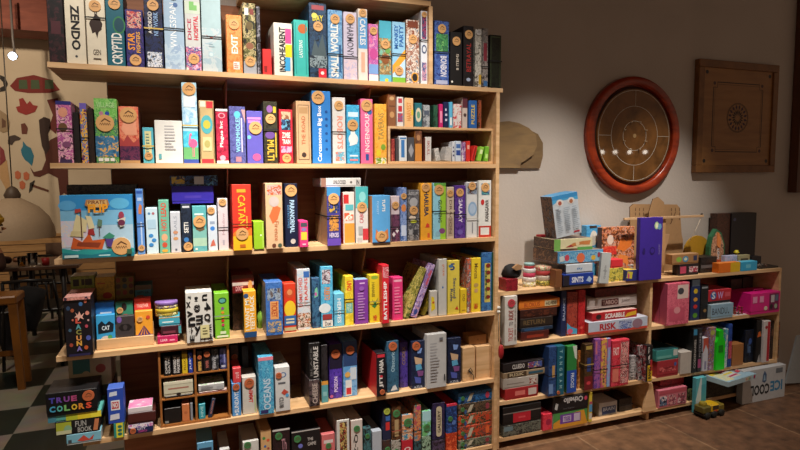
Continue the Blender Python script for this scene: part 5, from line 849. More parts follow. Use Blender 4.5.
R('R2','navy-black box with pale blue script',744.3,752.5,330,['101828','1a2438','0c1018'],[V_('Ninja','6080b0',.3,.2,.7,.6,0,.03),('c',.6,.65,.2,'3858a0',.1)])
R('R2','black box with an orange emblem near the top',753.2,760.5,320.5,'100e10',[('p',[(.15,.6),(.9,.62),(.7,.74),(.35,.72)],'d86828'),('p',[(.3,.0),(.9,.0),(.7,.2),(.5,.12)],'a8a8a8')],yf=.0)
R('R2','white box with a bold red stripe',762,769,321,'d0c8c8',[('r',.55,.02,.95,.98,'b82030'),('c',.35,.85,.2,'a03038',.04)],yf=-.015)
R('R2','charcoal box with brown round picture',769.7,774.3,321,['201c20','3a2c28'],[('c',.5,.7,.35,'6a4838',.1)])
R('R2','rust orange and black box against the end panel',774.8,778.5,322,['a84828','30201c','6c2c1c'])
# ================================================================== bottom tier (row R3)
b0=R('R3','dark flat box with a pale patterned front, lower left',503,541,423,['3a3c38','6a6c60','241c1c'],[('r',.02,.5,.25,.9,'6a8088')],yf=.0)
R('R3','big black box with a plain red front label',498+5,541,405,'141214',[('r',.26,.1,.72,.62,'b82030'),('r',.4,.3,.58,.4,'d85058'),('r',.0,.62,1,.68,'7a7470')],on=b0,yf=.0)
R('R3','rose red wedge-printed box',543,552,414,['c82838','d83c50'],[('c',.6,.5,.3,'a02040',.2)],yf=-.01,d=.2)
b0=R('R3','purple, green and yellow party box',553,587,411,'4a8c48',[('p',[(0,0),(1,0),(1,.1),(.9,.95),(.4,.8),(0,.35)],'d0902c'),('r',.2,.25,.8,.85,'6c3c98'),('r',.28,.35,.52,.75,'c8b8d0'),('r',.6,.3,.78,.8,'c0b0c8'),V_('TRIBE','6c3c98',.3,.4,.5,.7,0,.05)],yf=-.012,side='c8c8c0')
R('R3','black flat box with white inverted title and red emblem',549,588,392.5,'161418',[V_('Othello','c8c4c4',.3,.55,.85,.92,2,.05),('c',.93,.72,.045,'c04060',.14),('p',[(.05,.3),(.12,.2),(.15,.6),(.08,.7)],'b8b8b8'),V_('board game','5a585c',.3,.15,.6,.3,0)],on=b0,yf=-.014)
R('R3','thin upright box striped yellow, cyan and pink',588.7,591.9,391,'d0b83c',[('r',0,.1,1,.3,'c8c0b0'),('r',0,.35,1,.6,'5090b8'),('r',0,.62,1,.7,'b04060')],yf=-.01)
R('R3','white box with a navy panel and pale lettering',599,617,402,'c0c0c4',[('r',.15,.1,.92,.68,'1c3870'),V_('BRAIN','b8c4d8',.22,.35,.85,.62,0,.05)],yf=.03,d=.14,side='a0a0a0')
R('R3','black bundled box tied with elastic',619,632,398,['1a1616','2c2424','141012'],yf=.04,d=.14,band=.5)
R('R3','multicoloured picture box in the back corner',633,641,391,['5a3c38','385038','7c4c3c','2a2c48'],yf=.09,d=.12)
b0=R('R3','pink and white box with three small portraits',658,686.5,388.5,'c87080',[('r',.05,.1,.3,.65,['d8c0c0','406080','302028']),('r',.36,.1,.62,.65,['e0c8c8','803048','d89898']),('r',.68,.1,.95,.65,['d8b8b8','a04858','504048']),('r',.02,.75,.98,.95,'b85060')],yf=-.005)
R('R3','dark red box lying on the portrait box',660,684,374.5,['8a2028','a02c34','701820'],on=b0,yf=.04)
R('R3','thin speckled green box beside the pink one',688,692,389,['404830','6c7448','282c20'],d=.2,group=False)
# ---- toy truck on the floor in front, cyan pack behind
p=atz(703,402,.0); 
tk=thing('toy_truck','yellow and dark toy truck on the floor in front of the low unit','toy',(at(703,400,-.02).x+.005,-.06,0),.06)
m_=MB(); m_.box(-.085,.085,-.035,.035,.018,.03,'2a2418',.003); m_.build('chassis',tk)
m_=MB(); m_.box(-.02,.05,-.036,.036,.03,.082,mat('caa018',.4),.008); m_.box(-.012,.042,-.0368,.0,.048,.074,'3c3424'); m_.box(-.0,.03,-.0374,-.01,.036,.045,'c84828'); m_.build('cab',tk)
m_=MB(); m_.box(.053,.1,-.034,.034,.03,.07,mat('7a6820',.5),.006); m_.build('bonnet',tk)
m_=MB(); m_.box(-.09,-.022,-.036,.036,.034,.076,mat('5c5420',.5),.006); m_.lathe([(.022,0),(.024,.01),(.018,.02)],'8c7a20',16,T=Matrix.Translation((-.055,0,.076))); m_.build('cargo_bed',tk)
for x in (-.06,.0,.065):
    for y in (-.037,.037): m_=MB(); m_.lathe([(.006,-.009),(.019,-.009),(.021,-.005),(.021,.005),(.019,.009),(.006,.009)],mat('16140f',.8),18,T=Matrix.Translation((x,y,.0212))@Matrix.Rotation(math.pi/2,4,'X')); m_.build('wheel',tk)
xq=at(700,390,-.0).x
R('R3','pale aqua blister pack standing behind the toy truck',695.3,705.5,377,'58b0bc',[('p',[(0,.4),(.4,1),(.5,1),(.6,.5),(.3,.1),(0,.1)],'c8d8d8'),('r',.5,.2,.9,.8,'48a0b0')],yf=-.045,d=.03,z=.001,group=False,name='toy_pack',cat='toy pack',where='in front of the low unit',lid=False)
# ---- upright white carton (inverted print) on the floor
ic=B('R3','thin white carton on the floor with inverted black and blue letters',742,784.5,365.5,'c4c8cc',[V_('ICE','3c88b8',.64,.24,.93,.56,2,.07),V_('COOL','202428',.18,.2,.62,.52,2,.07),('r',.76,.78,.92,.93,'707880'),('p',[(.44,.6),(.5,.55),(.54,.6),(.54,.8),(.49,.92),(.46,.82)],'50688c'),('p',[(.47,.62),(.52,.62),(.5,.78),(.48,.78)],'98b8d0')],yf=-.05,d=.045,z=.0006,name='carton',cat='box',where='before the low unit',group=False,side='a0a4a8',top='c0c4c8',lid=False)
# ---- flat box jutting out over the truck, resting on a dark box of the bottom tier
sb_=B('R3','dark olive speckled box under the jutting flat box',697,735,378,['1c1a14','3a3824','141210'],yf=.004,d=.2,lid=False); sb_['zt']
zz=sb_['zt']+.0006
fb=thing('game_box','light blue striped flat game box jutting out above the toy truck','game box',(4.19,-.09,zz),math.radians(9))
cv=[('r',.0,0,1,1,'9cc0d4'),('r',.04,.06,.3,.9,['d8d098','e0d8b0','b8c8c0']),('p',[(.05,.5),(.25,.55),(.3,.8),(.1,.85)],'d8c040'),('r',.3,.15,.66,.9,'d0d4d0')]+[('p',[(.32,.2+.16*i),(.64,.24+.16*i),(.64,.31+.16*i),(.32,.27+.16*i)],c_) for i,c_ in enumerate(('b83068','e0d040','c83878','d0a840'))]+[('c',.8,.6,.13,'d8d4d0',.2),('c',.78,.55,.07,'302c30',.12),('p',[(.7,.3),(.95,.36),(.9,.46),(.72,.42)],'c84058')]
wb,db,hb2=.31,.225,.032
m_=MB(); m_.box(-wb/2,wb/2,0,db,0,hb2,'b4d0dc',.0015)
draw(m_,cv,wb,db,-wb/2,T=Matrix.Translation((0,0,hb2))@Matrix.Rotation(-math.pi/2,4,'X'))
draw(m_,[('r',.6,.15,.82,.85,'d8d8c8'),('c',.93,.5,.035,'b83060',.38)]+[V_(c1,c2,.62+.05*i,.25,.65+.05*i,.75,0,.06) for i,(c1,c2) in enumerate((('H','c03030'),('A','d89828'),('B','388a40'),('A','3058a8')))],wb,hb2,-wb/2); m_.build('box_shell',fb)
# white slab leaning at the right edge
Q=[at(x,y,.10) for x,y in ((785.5,389),(806,388),(806,339),(797,342))]; cx=Q[0].x; zb=min(q.z for q in Q)
sl=thing('folded_board','blank pale grey folded board standing at the right edge of the picture','board',(cx,.10,0.0006),0)
m_=MB(); q_=[(p.x-cx,p.z-zb) for p in Q]; m_.prism(q_,0,.012,'a8b0b4'); m_.prism([(a+.02,b*.97) for a,b in q_],.016,.026,'8c9498'); m_.build('board',sl)
# ================================================================== ON TOP OF THE LOW UNIT (row R0)
ZT=lambda X:rowz('R0',X)+.0006
def T0(l,x0,x1,yt,*a,**k): return B('R0',l,x0,x1,yt,*a,**k)
# black bag and red pouch
p=at(512,285,.1)
rp=T0('small dark red cloth-covered box at the left end',506,518,279,['7c1420','8c1c28','6a1018'],d=.08,yf=.0,lid=False)
bg=thing('drawstring_bag','lumpy black fabric bag with a tan flap slumped at the left end','bag',(X_at(512,.08,.92),.085,rp['zt']+.0006))
m_=MB(); n=22; V=[];Fs=[]; r_=random.Random(2)
prof=[(.001,0.001),(.075,.002),(.09,.02),(.085,.05),(.07,.075),(.045,.088),(.02,.096),(.001,.098)]
for r0_,z_ in prof:
    for i in range(n): a_=2*math.pi*i/n; q_=1+.12*math.sin(3*a_+z_*40)+.06*math.sin(7*a_); V.append((r0_*q_*math.cos(a_)*.62,r0_*q_*math.sin(a_)*.55,z_*.75))
for j in range(len(prof)-1):
    for i in range(n): Fs.append((j*n+i,j*n+(i+1)%n,(j+1)*n+(i+1)%n,(j+1)*n+i))
m_.add(V,Fs,mat('141215',.9),True); m_.build('bag_body',bg)
m_=MB(); m_.prism([(-.03,.06),(-.01,.045),(.02,.05),(.03,.07),(.0,.08)],-.062,-.048,mat('9a7450',.8)); m_.build('flap',bg)
# tins left
def rtin(l,cx,y,yt,rx_,bands,on=None,d=.045):
    Y=.12; X=X_at(cx,Y,.9); zb=(on if on else ZT(X)); h=Z_at(yt,X,Y-.03)-zb; rr=(X_at(cx+rx_,Y,.9)-X_at(cx-rx_,Y,.9))/2
    t=thing('round_tin',l,'tin',(X,Y,zb),0,'small tins near the left end of the low unit'); S=Matrix.Diagonal((rr,min(rr,d),1,1)); m_=MB(); k=len(bands)
    m_.lathe([(.92,0),(.97,.002),(.97,h*.68),(.9,h*.68)],bands[0],28,T=S); m_.build('tin_body',t)
    m_=MB(); m_.lathe([(.98,h*.55),(1,h*.57),(1,h*.92),(.96,h),(.0001,h)],bands[1],28,T=S); m_.build('tin_lid',t); return zb+h
z_=rtin('yellow and white striped tin at the foot of the left tin stack',529,0,277.5,6,(art(('d8c848','d8d4c8','a89838'),50,1),mat('d0c8c0')))
z_=rtin('pink-banded white tin stacked on the yellow striped one',529,0,269,5.5,(mat('b83a58'),mat('c8c4c4')),on=z_+.0006)
rtin('small red tin, topmost of the left tin stack',529,0,263.5,4.5,(mat('a83038'),mat('88a8a8')),on=z_+.0006)
z_=rtin('olive yellow tin at the foot of the right tin stack',543,0,275.5,7,(art(('b8a840','5c5a30','d8c868'),50,2),mat('b8a898')))
rtin('low tin with red rim and green lid, on the olive one',543,0,266.5,7.3,(mat('a83c3c'),art(('78a078','b84848','c8c8a8'),40,3)),on=z_+.0006)
T0('plain brown box between the tins and the blue box',555.5,562,270,'7a4c2c',d=.055,yf=-.015,name='carton',cat='box',group=False)
# blue/white box supporting
b0=T0('navy box with bold white capitals, under a white one',563,593.5,273.5,'1c3c98',[V_('SINTS','e0e4ec',.28,.3,.66,.75,0,.07),('p',[(.75,.4),(.85,.75),(.95,.5),(.88,.25)],'a8c0e0'),('r',0,.1,.2,.9,'242028')],yf=-.02,d=.16,side='1c1c24',lid=False)
b0=T0('white box with a small blue script, on the navy box',566,592.5,264,'c8d0d8',[V_('sky','3878b0',.4,.3,.62,.7,0,.03),('r',0,0,1,.06,'98a4b0')],on=b0,yf=-.015,d=.15,side='40383c',lid=False)
b1_=T0('wide blue box with orange octopus-like splash and waves',557.5,603,250.5,'4a90c0',[('r',.03,.1,.97,.9,['5a9cc8','88b8d0','3c80b8']),('c',.5,.45,.09,'e07048',.36),('c',.2,.5,.05,'c84858',.25),('c',.78,.4,.05,'d8b040',.2),('p',[(.05,.2),(.15,.3),(.12,.7),(.04,.6)],'c8d0d0'),('c',.9,.6,.03,'a03848',.2)],on=b0,yf=-.005,d=.24,side=('art',('6a4c3c','4a3830','8a6a50'),22,1),top='7a6a5c')
b2_=T0('long cream and green box, tan running animal',554,592.5,238.5,'d8d0a8',[('r',0,0,.16,1,'78b058'),('p',[(.3,.3),(.5,.62),(.75,.75),(.95,.8),(.92,.4),(.7,.45),(.45,.3)],'c88048'),('p',[(.3,.25),(.42,.5),(.5,.3)],'a03838'),('r',.6,.0,1,.25,'5a9c50') ,('c',.6,.55,.05,'e0c8a0',.2)],on=b1_,yf=.02,d=.2,side=('art',('5a4438','3c2e28','7a5c48'),22,2),top='6a5a50')
T0('small flat red box on the long cream box',541,556,238.3,'c02c34',on=None,z=b2_['zt']+.0006-.0,yf=.06,d=.05,h=.012,lid=False) if 0 else None
b3_=T0('tall leaning white box back with two round portraits',556.5,582,196.5,'c0c8d0',[('r',0,.9,1,1,'3888c0'),('p',[(0,.9),(0,.8),(.15,.84),(.4,.86),(.7,.86),(1,.82),(1,.9)],'48a0d0'),('c',.28,.82,.14,'d8d4d0',.08),('c',.72,.82,.14,'d8d4d0',.08),('c',.28,.81,.07,'a85848',.05),('c',.72,.81,.07,'a86848',.05),('r',.7,.05,.92,.09,'b83040')]+lines(.08,.1,.3,.7,14,'98a4b0',1)+lines(.38,.14,.62,.7,13,'98a4b0',2)+lines(.7,.16,.93,.7,12,'98a4b0',3),on=b2_,yf=.045,d=.11,lean=-.16,side=('art',('5c4438','7c5c48','40302a','6a6a70'),18,4),top='3c88b8',lid=False)
rd=T0('small flat crimson box left of the leaning box',541,556,238.2,'c02838',on=b2_,yf=.15,d=.05,h=.012,lid=False)
# white card leaning in front
T0('slim white box tilted before the octopus box',599,608.5,253.5,'b8bcbc',[('r',.3,.4,.7,.42,'5a5c60'),V_('Qwirkle','6a6c70',.4,.15,.6,.6,1,0)],yf=-.022,d=.02,lean=.1,side='94989c',lid=False)
T0('bright blue and yellow animal box behind the stack',585.5,600,225.5,['3890c8','58a8d8','2c80b8'],[('c',.5,.75,.25,'d8d4c8',.15),('c',.35,.4,.2,'d89838',.12),('c',.7,.35,.2,'c84848',.12),('r',.2,.95,.7,1,'3c3430')],z=ZT(3.3),yf=.235,d=.05,lid=False)
T0('large picture box covered in orange and red creatures',601,633.5,227,['8c4c30','3c2c28','d87838','c8a898','a83828'],[('p',[(.45,.55),(.6,.8),(.75,.7),(.95,.85),(.9,.6),(.7,.5)],'e07830'),('p',[(.4,.1),(.5,.3),(.75,.25),(.85,.05),(.8,.4),(.55,.45)],'e88840'),('r',.05,.45,.45,.62,['c83030','e05838']),('c',.25,.75,.1,'e0c8b8',.1)],yf=.16,d=.045,lid=False,side='5c3c2c')
T0('little red box before the big creature picture box',612,627,259,'d83038',[('r',0,.8,1,1,'b82830')],yf=.06,d=.06,lid=False,z=rowz('R0',3.3)+.0006,h=None)if 0 else None
yb=T0('flat yellow picture box under the little red one',608,623.3,268,['b8a838','d0c058','6c7030'],yf=.02,d=.09,lid=False)
T0('little plain red box on the flat yellow one',611,623,259.5,'d03038',on=yb,yf=.025,d=.07,lid=False)
T0('flat navy box with yellow and pink shapes',624,637,270,'282c70',[('p',[(.0,.3),(.5,.2),(.6,.8),(.1,.9)],'c8b838'),('c',.2,.5,.08,'c83878',.25)],yf=-.005,d=.06,lid=False,top='c8b040')
wp=thing('wooden_pawn','small white wooden peg figure standing by the purple box','game piece',(X_at(631,.12,.9),.115,ZT(3.4)))
m_=MB(); m_.lathe([(.011,0),(.011,.004),(.006,.012),(.006,.055),(.009,.06),(.004,.068)],mat('cfc8c0'),14); m_.ball((0,0,.075),.009,mat('cfc8c0')); m_.build('body',wp)
m_=MB(); m_.box(-.03,-.0,-.002,.006,.074,.08,mat('cfc8c0')); m_.build('arm',wp)
# purple box face on
T0('big deep purple box with a round pale sticker',637.6,661.3,217.5,'3a2490',[('c',.72,.87,.1,'a8c890',.06),('c',.85,.85,.09,'6898c0',.05),('c',.72,.87,.06,'e0e4c8',.04),V_('DECRYPTO','8878c0',.82,.4,.9,.56,-1,.03),('c',.55,.47,.12,'281868',.06),('c',.18,.47,.06,'281868',.05),('c',.55,.47,.08,'3a2490',.04)],yf=-.02,d=.03,lid=False,side='2c1c78')
# cardboard standee pieces behind
CB=mat('a8835a',.8); CBD=mat('6a4c30',.8)
def standee(l,pts,Y,c=CB,th=.006,marks=(),rx=0.):
    P=[at(x,y,Y) for x,y in pts]; cx=sum(p.x for p in P)/len(P); z0=min(p.z for p in P)
    zb=ZT(cx); dz=zb-z0
    t=thing('cardboard_sheet',l,'cardboard sheet',(cx,Y,zb)); m_=MB()
    q=[(p.x-cx,0. if p.z<z0+.03 else p.z-zb) for p in P]
    ar=sum(q[i][0]*q[(i+1)%len(q)][1]-q[(i+1)%len(q)][0]*q[i][1] for i in range(len(q)))
    if ar<0:q=q[::-1]
    m_.prism(q,0,th,c,side=CBD)
    for mk in marks:
        W_=[at(x,y,Y) for x,y in mk]; m_.add([(p.x-cx,-.0006,p.z-zb) for p in W_],[tuple(range(len(mk)))],CBD)
    m_.build('sheet',t); return t
mk=[]
for cx in (640,676):
    for r in range(3):
        for c in range(3): x=cx-5+c*4; y=208+r*4.5; mk.append([(x,y),(x,y+3),(x+.8,y+3),(x+.8,y)])
standee('tall tan cardboard sheet with punched slots, leaning on the wall',[(631,265),(630,207),(633,204),(677,204.5),(680,208),(684,262)],.27,marks=mk)
standee('curved tan cardboard piece in front of the punched sheet',[(663,262),(665,232),(662,225),(671,224),(676,212),(683,240),(683,262)],.235)
standee('rounded tan cardboard flap rising over the purple box',[(648,262),(649,212),(653,199),(658,197),(664,202),(666,215),(663,262)],.205)
# wooden balance toy
Yb=.13; px0=at(624,217,Yb);px1=at(703,217,Yb); pz=at(664,275,Yb)
XP=X_at(664,Yb,.95); 
bt=thing('wooden_balance','pale wooden balance toy with a long beam on a thin post','toy',(XP,Yb,ZT(XP)))
zbm=at(664,217.5,Yb).z-ZT(XP)
m_=MB(); m_.box(px0.x-XP,px1.x-XP,-.007,.007,zbm-.007,zbm+.007,mat('c8a27a',.5),.001); m_.build('beam',bt)
m_=MB(); m_.box(-.012,.012,.0075,.022,.008,zbm-.01,mat('c09468',.5),.001); m_.build('post',bt)
m_=MB(); m_.prism([(-.012,.01),(.012,.01),(.012,.09),(.05,.2),(.062,.25),(.012,.25),(-.012,.25)],.0225,.03,mat('b8906a',.6)); m_.build('brace',bt)
m_=MB(); m_.box(-.03,.075,-.02,.035,0,.0078,mat('b88c60',.6),.001); m_.build('foot',bt)
m_=MB(); xx=px1.x-XP; m_.tube([(xx-.015,0,zbm-.008),(xx-.06,0,zbm-.09),(xx-.11,0,zbm-.16)],.0015,mat('c8b8a0')); m_.build('string',bt)
m_=MB(); m_.ball((xx-.012,0,zbm+.012),.007,mat('2a2420')); m_.build('knob',bt)
# half disc
X=X_at(696,.26,.95); rr=(X_at(709,.26,.95)-X_at(683,.26,.95))/2
hd=thing('half_disc','mustard yellow half disc standing against the wall','disc',(X,.25,ZT(X))); zc_=at(696,253,.25).z-ZT(X); zc_=max(.02,zc_)
m_=MB(); m_.prism([(-rr,0),(rr,0),(rr,zc_)]+[(rr*math.cos(math.pi*i/24),zc_+rr*math.sin(math.pi*i/24)) for i in range(1,24)]+[(-rr,zc_)],0,.012,mat('b88a20',.6)); m_.build('disc',hd)
# boxes right of balance
b0=T0('small pink and black flat pack below the tan box',679,698.5,263.8,'2a2024',[('r',.05,.2,.35,.8,'c84868'),('r',.5,.25,.95,.75,['b03850','d8c8c8'])],yf=.02,d=.055,lid=False)
b1_=T0('tan cardboard box with green and blue round stickers',672,698.5,254,'a87c50',[('c',.25,.5,.1,'88b848',.25),('c',.5,.5,.11,'4890b8',.3),('c',.5,.5,.06,'d8e0c8',.16),('r',.8,.3,.93,.8,'303c60')],on=b0,yf=.02,d=.055,side='94683c',top='b89068',lid=False,name='carton',cat='box')
b0=T0('black box with a faint white fringe of print',700,716.5,257,['141214','2a2628','101010'],[('r',.05,.3,.95,.5,'6a6668')],yf=.05,d=.1,lid=False)
# leaf-like green banner shape toy
P=[(709,255),(710,235),(712,225),(717,217),(722,221),(725,232),(725,250),(722,256)]
Y=.185; Q=[at(x,y,Y) for x,y in P]; cx=sum(q.x for q in Q)/len(Q); z0=ZT(cx); zmin=min(q.z for q in Q)
sp=thing('plush_toy','surfboard-shaped toy pack with green rim and orange tip, standing upright','toy',(cx,Y,z0)); q=[(a.x-cx,a.z-zmin) for a in Q]
def ccw(q):
    ar=sum(q[i][0]*q[(i+1)%len(q)][1]-q[(i+1)%len(q)][0]*q[i][1] for i in range(len(q))); return q if ar>0 else q[::-1]
q=ccw(q); m_=MB(); m_.prism(q,0,.03,mat('2c6a48',.5)); m_.build('rim',sp)
mx=sum(a for a,b in q)/len(q); mz=sum(b for a,b in q)/len(q)
q2=[(mx+(a-mx)*.8,mz+(b-mz)*.86) for a,b in q]; m_=MB(); m_.prism(q2,-.004,-.0004,('art',('a8785c','c89878','70503c'),20,3)); 
draw(m_,[V_('LOWE','d0d4d8',.4,.2,.62,.66,-1,.06)],.09,.2,-.04,y=-.0042); m_.build('front_face',sp)
m_=MB(); m_.prism(ccw([(mx-.012,mz+.02),(mx+.014,mz+.0),(mx+.02,mz+.05),(mx+.002,mz+.105),(mx-.014,mz+.11)]),-.009,-.005,mat('e08848',.5)); m_.build('orange_tip',sp)
m_=MB(); m_.prism([(-.03,.002),(.03,.002),(.026,.06),(-.02,.06)],-.014,-.0095,mat('d05c30',.5)); m_.build('orange_base',sp)
T0('dark brown upright box beside the tall black one',715.5,728.5,213.5,['3a2018','4c2c20','2c1810'],yf=.23,d=.06,lid=False)
T0('tall plain black box standing against the wall',729.5,754.5,213,'131016',[('c',.12,.88,.06,'3c3c54',.03)],yf=.22,d=.07,lid=False,side='0d0c10')
fgx=X_at(736,.185,.9)
bf=thing('toy_figure','small black-bodied toy figure with yellow head and cap, before the tall black box','toy',(fgx,.185,ZT(fgx)))
m_=MB(); m_.lathe([(.022,0),(.024,.02),(.02,.05),(.012,.072),(.006,.08)],mat('18161a'),16); m_.build('body',bf)
m_=MB(); m_.ball((0,0,.088),.011,mat('c8b020')); m_.build('head',bf)
m_=MB(); m_.lathe([(.018,.096),(.019,.099),(.012,.102),(.011,.112),(.0001,.114)],mat('d8c828'),16); m_.build('cap',bf)
m_=MB(); m_.tube([(.018,-.01,.05),(.03,-.014,.035),(.034,-.016,.04)],.004,mat('8a8478')); m_.build('arm',bf)
b0=T0('light blue and lilac small printed box',724.5,737,255.5,['a8c0d8','c0b8d8','8ca8cc'],yf=.09,d=.03,lid=False)
T0('cream and olive small box with dark print',738,749.5,255,'a8a078',[('r',.2,.25,.85,.75,'4a4838'),('r',.3,.4,.75,.6,'b8b088')],yf=.09,d=.03,lid=False)
T0('flat orange box with a yellow right half',718.5,740,262.7,'e07018',[('r',.55,0,1,1,'d8b020')],yf=.0,d=.05,lid=False,top='e88838')
T0('flat cyan box beside the orange and yellow one',740.8,757,261.5,'30a0cc',[('r',.3,.3,.6,.7,'68c0dc')],yf=.0,d=.05,lid=False,top='58b8d8')
T0('low black box between cyan box and tray',751,761,256.5,'16141a',yf=.09,d=.06,lid=False)
XT0=X_at(760,.05,.9); XT1=X_at(779,.05,.9); XT1=min(XT1,RX1-.005)
ty=thing('tray','flat dark tray of small pieces at the right end of the low unit top','tray',((XT0+XT1)/2,.05,ZT((XT0+XT1)/2)+.0)); hw=(XT1-XT0)/2
m_=MB(); m_.box(-hw,hw,0,.12,0,.012,mat('241c18'),.002); m_.build('tray_body',ty)
r_=random.Random(8)
m_=MB()
for i in range(14): x=-hw*.85+r_.random()*hw*1.7; y=.01+r_.random()*.1; m_.box(x-.006,x+.006,y-.005,y+.005,.0122,.02+r_.random()*.006,r_.choice(('5c5048','8a8078','3c3430','6a4a3c')),.001)
m_.build('pieces',ty)['kind']='stuff'
# ================================================================== ON THE WALL
WY=.34
# crokinole board
c0=at(635.6,135.7,WY-.04); R0_=.373
ck=thing('crokinole_board','round reddish wooden disc board with white rings, hung on the wall','game board',(c0.x,WY-.0005,c0.z))
TT=Matrix.Rotation(math.pi/2,4,'X')
RED=wood('782410','ab3c16',3,(3,3,10),.3,.03); WAL=wood('5a3a1a','86592c',9,(1,1,1),.03,.0)
m_=MB(); m_.lathe([(R0_*.86,.0),(R0_,0),(R0_,.03),(R0_*.985,.04),(R0_*.86,.04),(R0_*.85,.03),(R0_*.85,.012)],RED,72,T=TT); m_.build('rim',ck)
m_=MB(); m_.lathe([(R0_*.84,.004),(R0_*.84,.014),(R0_*.83,.018),(.0001,.018)],mat('3a1c10',.4),72,T=TT); m_.build('ditch_floor',ck)
m_=MB(); m_.lathe([(R0_*.79,.019),(R0_*.79,.03),(R0_*.77,.031),(.0001,.031)],WAL,72,T=TT,smooth=False)
LN=mat('d8d0c0',.4)
def ring(r,wd=.0022,y=.0316):
    n=72; V=[]
    for i in range(n):
        a=2*math.pi*i/n; V+=[((r-wd/2)*math.cos(a),-y,(r-wd/2)*math.sin(a)),((r+wd/2)*math.cos(a),-y,(r+wd/2)*math.sin(a))]
    m_.add(V,[(2*i,2*i+1,(2*i+3)%(2*n),(2*i+2)%(2*n)) for i in range(n)],LN)
for r in (.25,.5,.765): ring(r*R0_*1.0)
for a in range(4):
    t_=a*math.pi/2; ca_,sa=math.cos(t_),math.sin(t_); e=.001
    V=[(ca_*r-sa*s_,-.0316,sa*r+ca_*s_) for r,s_ in ((.5*R0_,-e),(.765*R0_,-e),(.765*R0_,e),(.5*R0_,e))]; m_.add(V,[(0,1,2,3)],LN)
m_.add([(.013*math.cos(2*math.pi*i/20),-.0318,.013*math.sin(2*math.pi*i/20)) for i in range(20)],[tuple(range(20))],mat('b89868'))
m_.build('playing_surface',ck)
for i in range(8):
    a=math.pi/8+i*math.pi/4; m_=MB(); m_.lathe([(.004,.0315),(.004,.045),(.0025,.047)],mat('c8b090',.4),10,T=Matrix.Translation((.25*R0_*math.cos(a),0,.25*R0_*math.sin(a)))@TT); m_.build('peg',ck)
# carrom board
cA=at(697,172.5,WY-.05); cB=at(781,64.5,WY-.05); side=cB.x-cA.x; hh=at(699,57,WY-.05).z-at(695.5,172,WY-.05).z
s_=(side+hh)/2
cx_,cz_=(cA.x+cB.x)/2,(at(740,60,WY-.05).z+at(738,174,WY-.05).z)/2
cb=thing('carrom_board','square wooden board with a dark rosette and lined border, on the wall','game board',(cx_,WY-.0005,cz_))
FR=wood('6a431c','805428',3,(4,4,4),.5,.03); PL=wood('85592c','9a6c38',3,(1,3,8),.45,.02)
h_=s_/2; fw_=.05
for (a,b,c,d) in ((-h_,h_,h_-fw_,h_),(-h_,h_,-h_,-h_+fw_),(-h_,-h_+fw_,-h_+fw_+.0005,h_-fw_-.0005),(h_-fw_,h_,-h_+fw_+.0005,h_-fw_-.0005)):
    m_=MB(); m_.box(a,b,-.042,-.0,c,d,FR,.003); m_.build('frame_rail',cb)
m_=MB(); e=h_-fw_-.0003; m_.box(-e,e,-.03,-.012,-e,e,PL)
INK=mat('2c1c14',.6)
def bar(x0,z0,x1,z1,wd=.003,y=-.0306):
    d=Vector((x1-x0,0,z1-z0)).normalized()*wd/2; nx=(-d.z,d.x)
    m_.add([(x0+nx[0],y,z0+nx[1]),(x1+nx[0],y,z1+nx[1]),(x1-nx[0],y,z1-nx[1]),(x0-nx[0],y,z0-nx[1])],[(0,1,2,3)],INK)
q=s_*.31; g_=.035
for sx in (-1,1):
    bar(sx*q,-q+g_,sx*q,q-g_,.006); bar(-q+g_,sx*q,q-g_,sx*q,.006); bar(sx*(q-.014),-q+g_,sx*(q-.014),q-g_,.002); bar(-q+g_,sx*(q-.014),q-g_,sx*(q-.014),.002)
    for sz in (-1,1):
        bar(sx*(q-g_),sz*q,sx*(q-g_),sz*(q-g_),.003); bar(sx*q,sz*(q-g_),sx*(q-g_),sz*(q-g_),.003)
        V=[(sx*(q-.008)+.012*math.cos(2*math.pi*i/16),-.0308,sz*(q-.008)+.012*math.sin(2*math.pi*i/16)) for i in range(16)]; m_.add(V,[tuple(range(16))],mat('4a2418'))
        V=[(sx*(e-.03)+.013*math.cos(2*math.pi*i/20),-.0308,sz*(e-.03)+.013*math.sin(2*math.pi*i/20)) for i in range(20)]; m_.add(V,[tuple(range(20))],mat('1c120c'))
for i in range(16):
    a=2*math.pi*i/16; r1,r2_=.03,.085
    V=[(r*math.cos(t_),-.0307,r*math.sin(t_)) for r,t_ in ((.018,a),(.04,a+.16),(.058,a),(.04,a-.16))]; m_.add(V,[(0,1,2,3)],INK)
    V=[(r*math.cos(t_),-.0307,r*math.sin(t_)) for r,t_ in ((.056,a+.2),(.074,a+.33),(.091,a+.2),(.074,a+.07))]; m_.add(V,[(0,1,2,3)],mat('3a2230',.6))
n=40
for rr_ in (.094,.1):
    V=[]
    for i in range(n): a=2*math.pi*i/n; V+=[((rr_-.0015)*math.cos(a),-.0307,(rr_-.0015)*math.sin(a)),((rr_+.0015)*math.cos(a),-.0307,(rr_+.0015)*math.sin(a))]
    m_.add(V,[(2*i,2*i+1,(2*i+3)%(2*n),(2*i+2)%(2*n)) for i in range(n)],INK)
m_.build('playing_surface',cb)
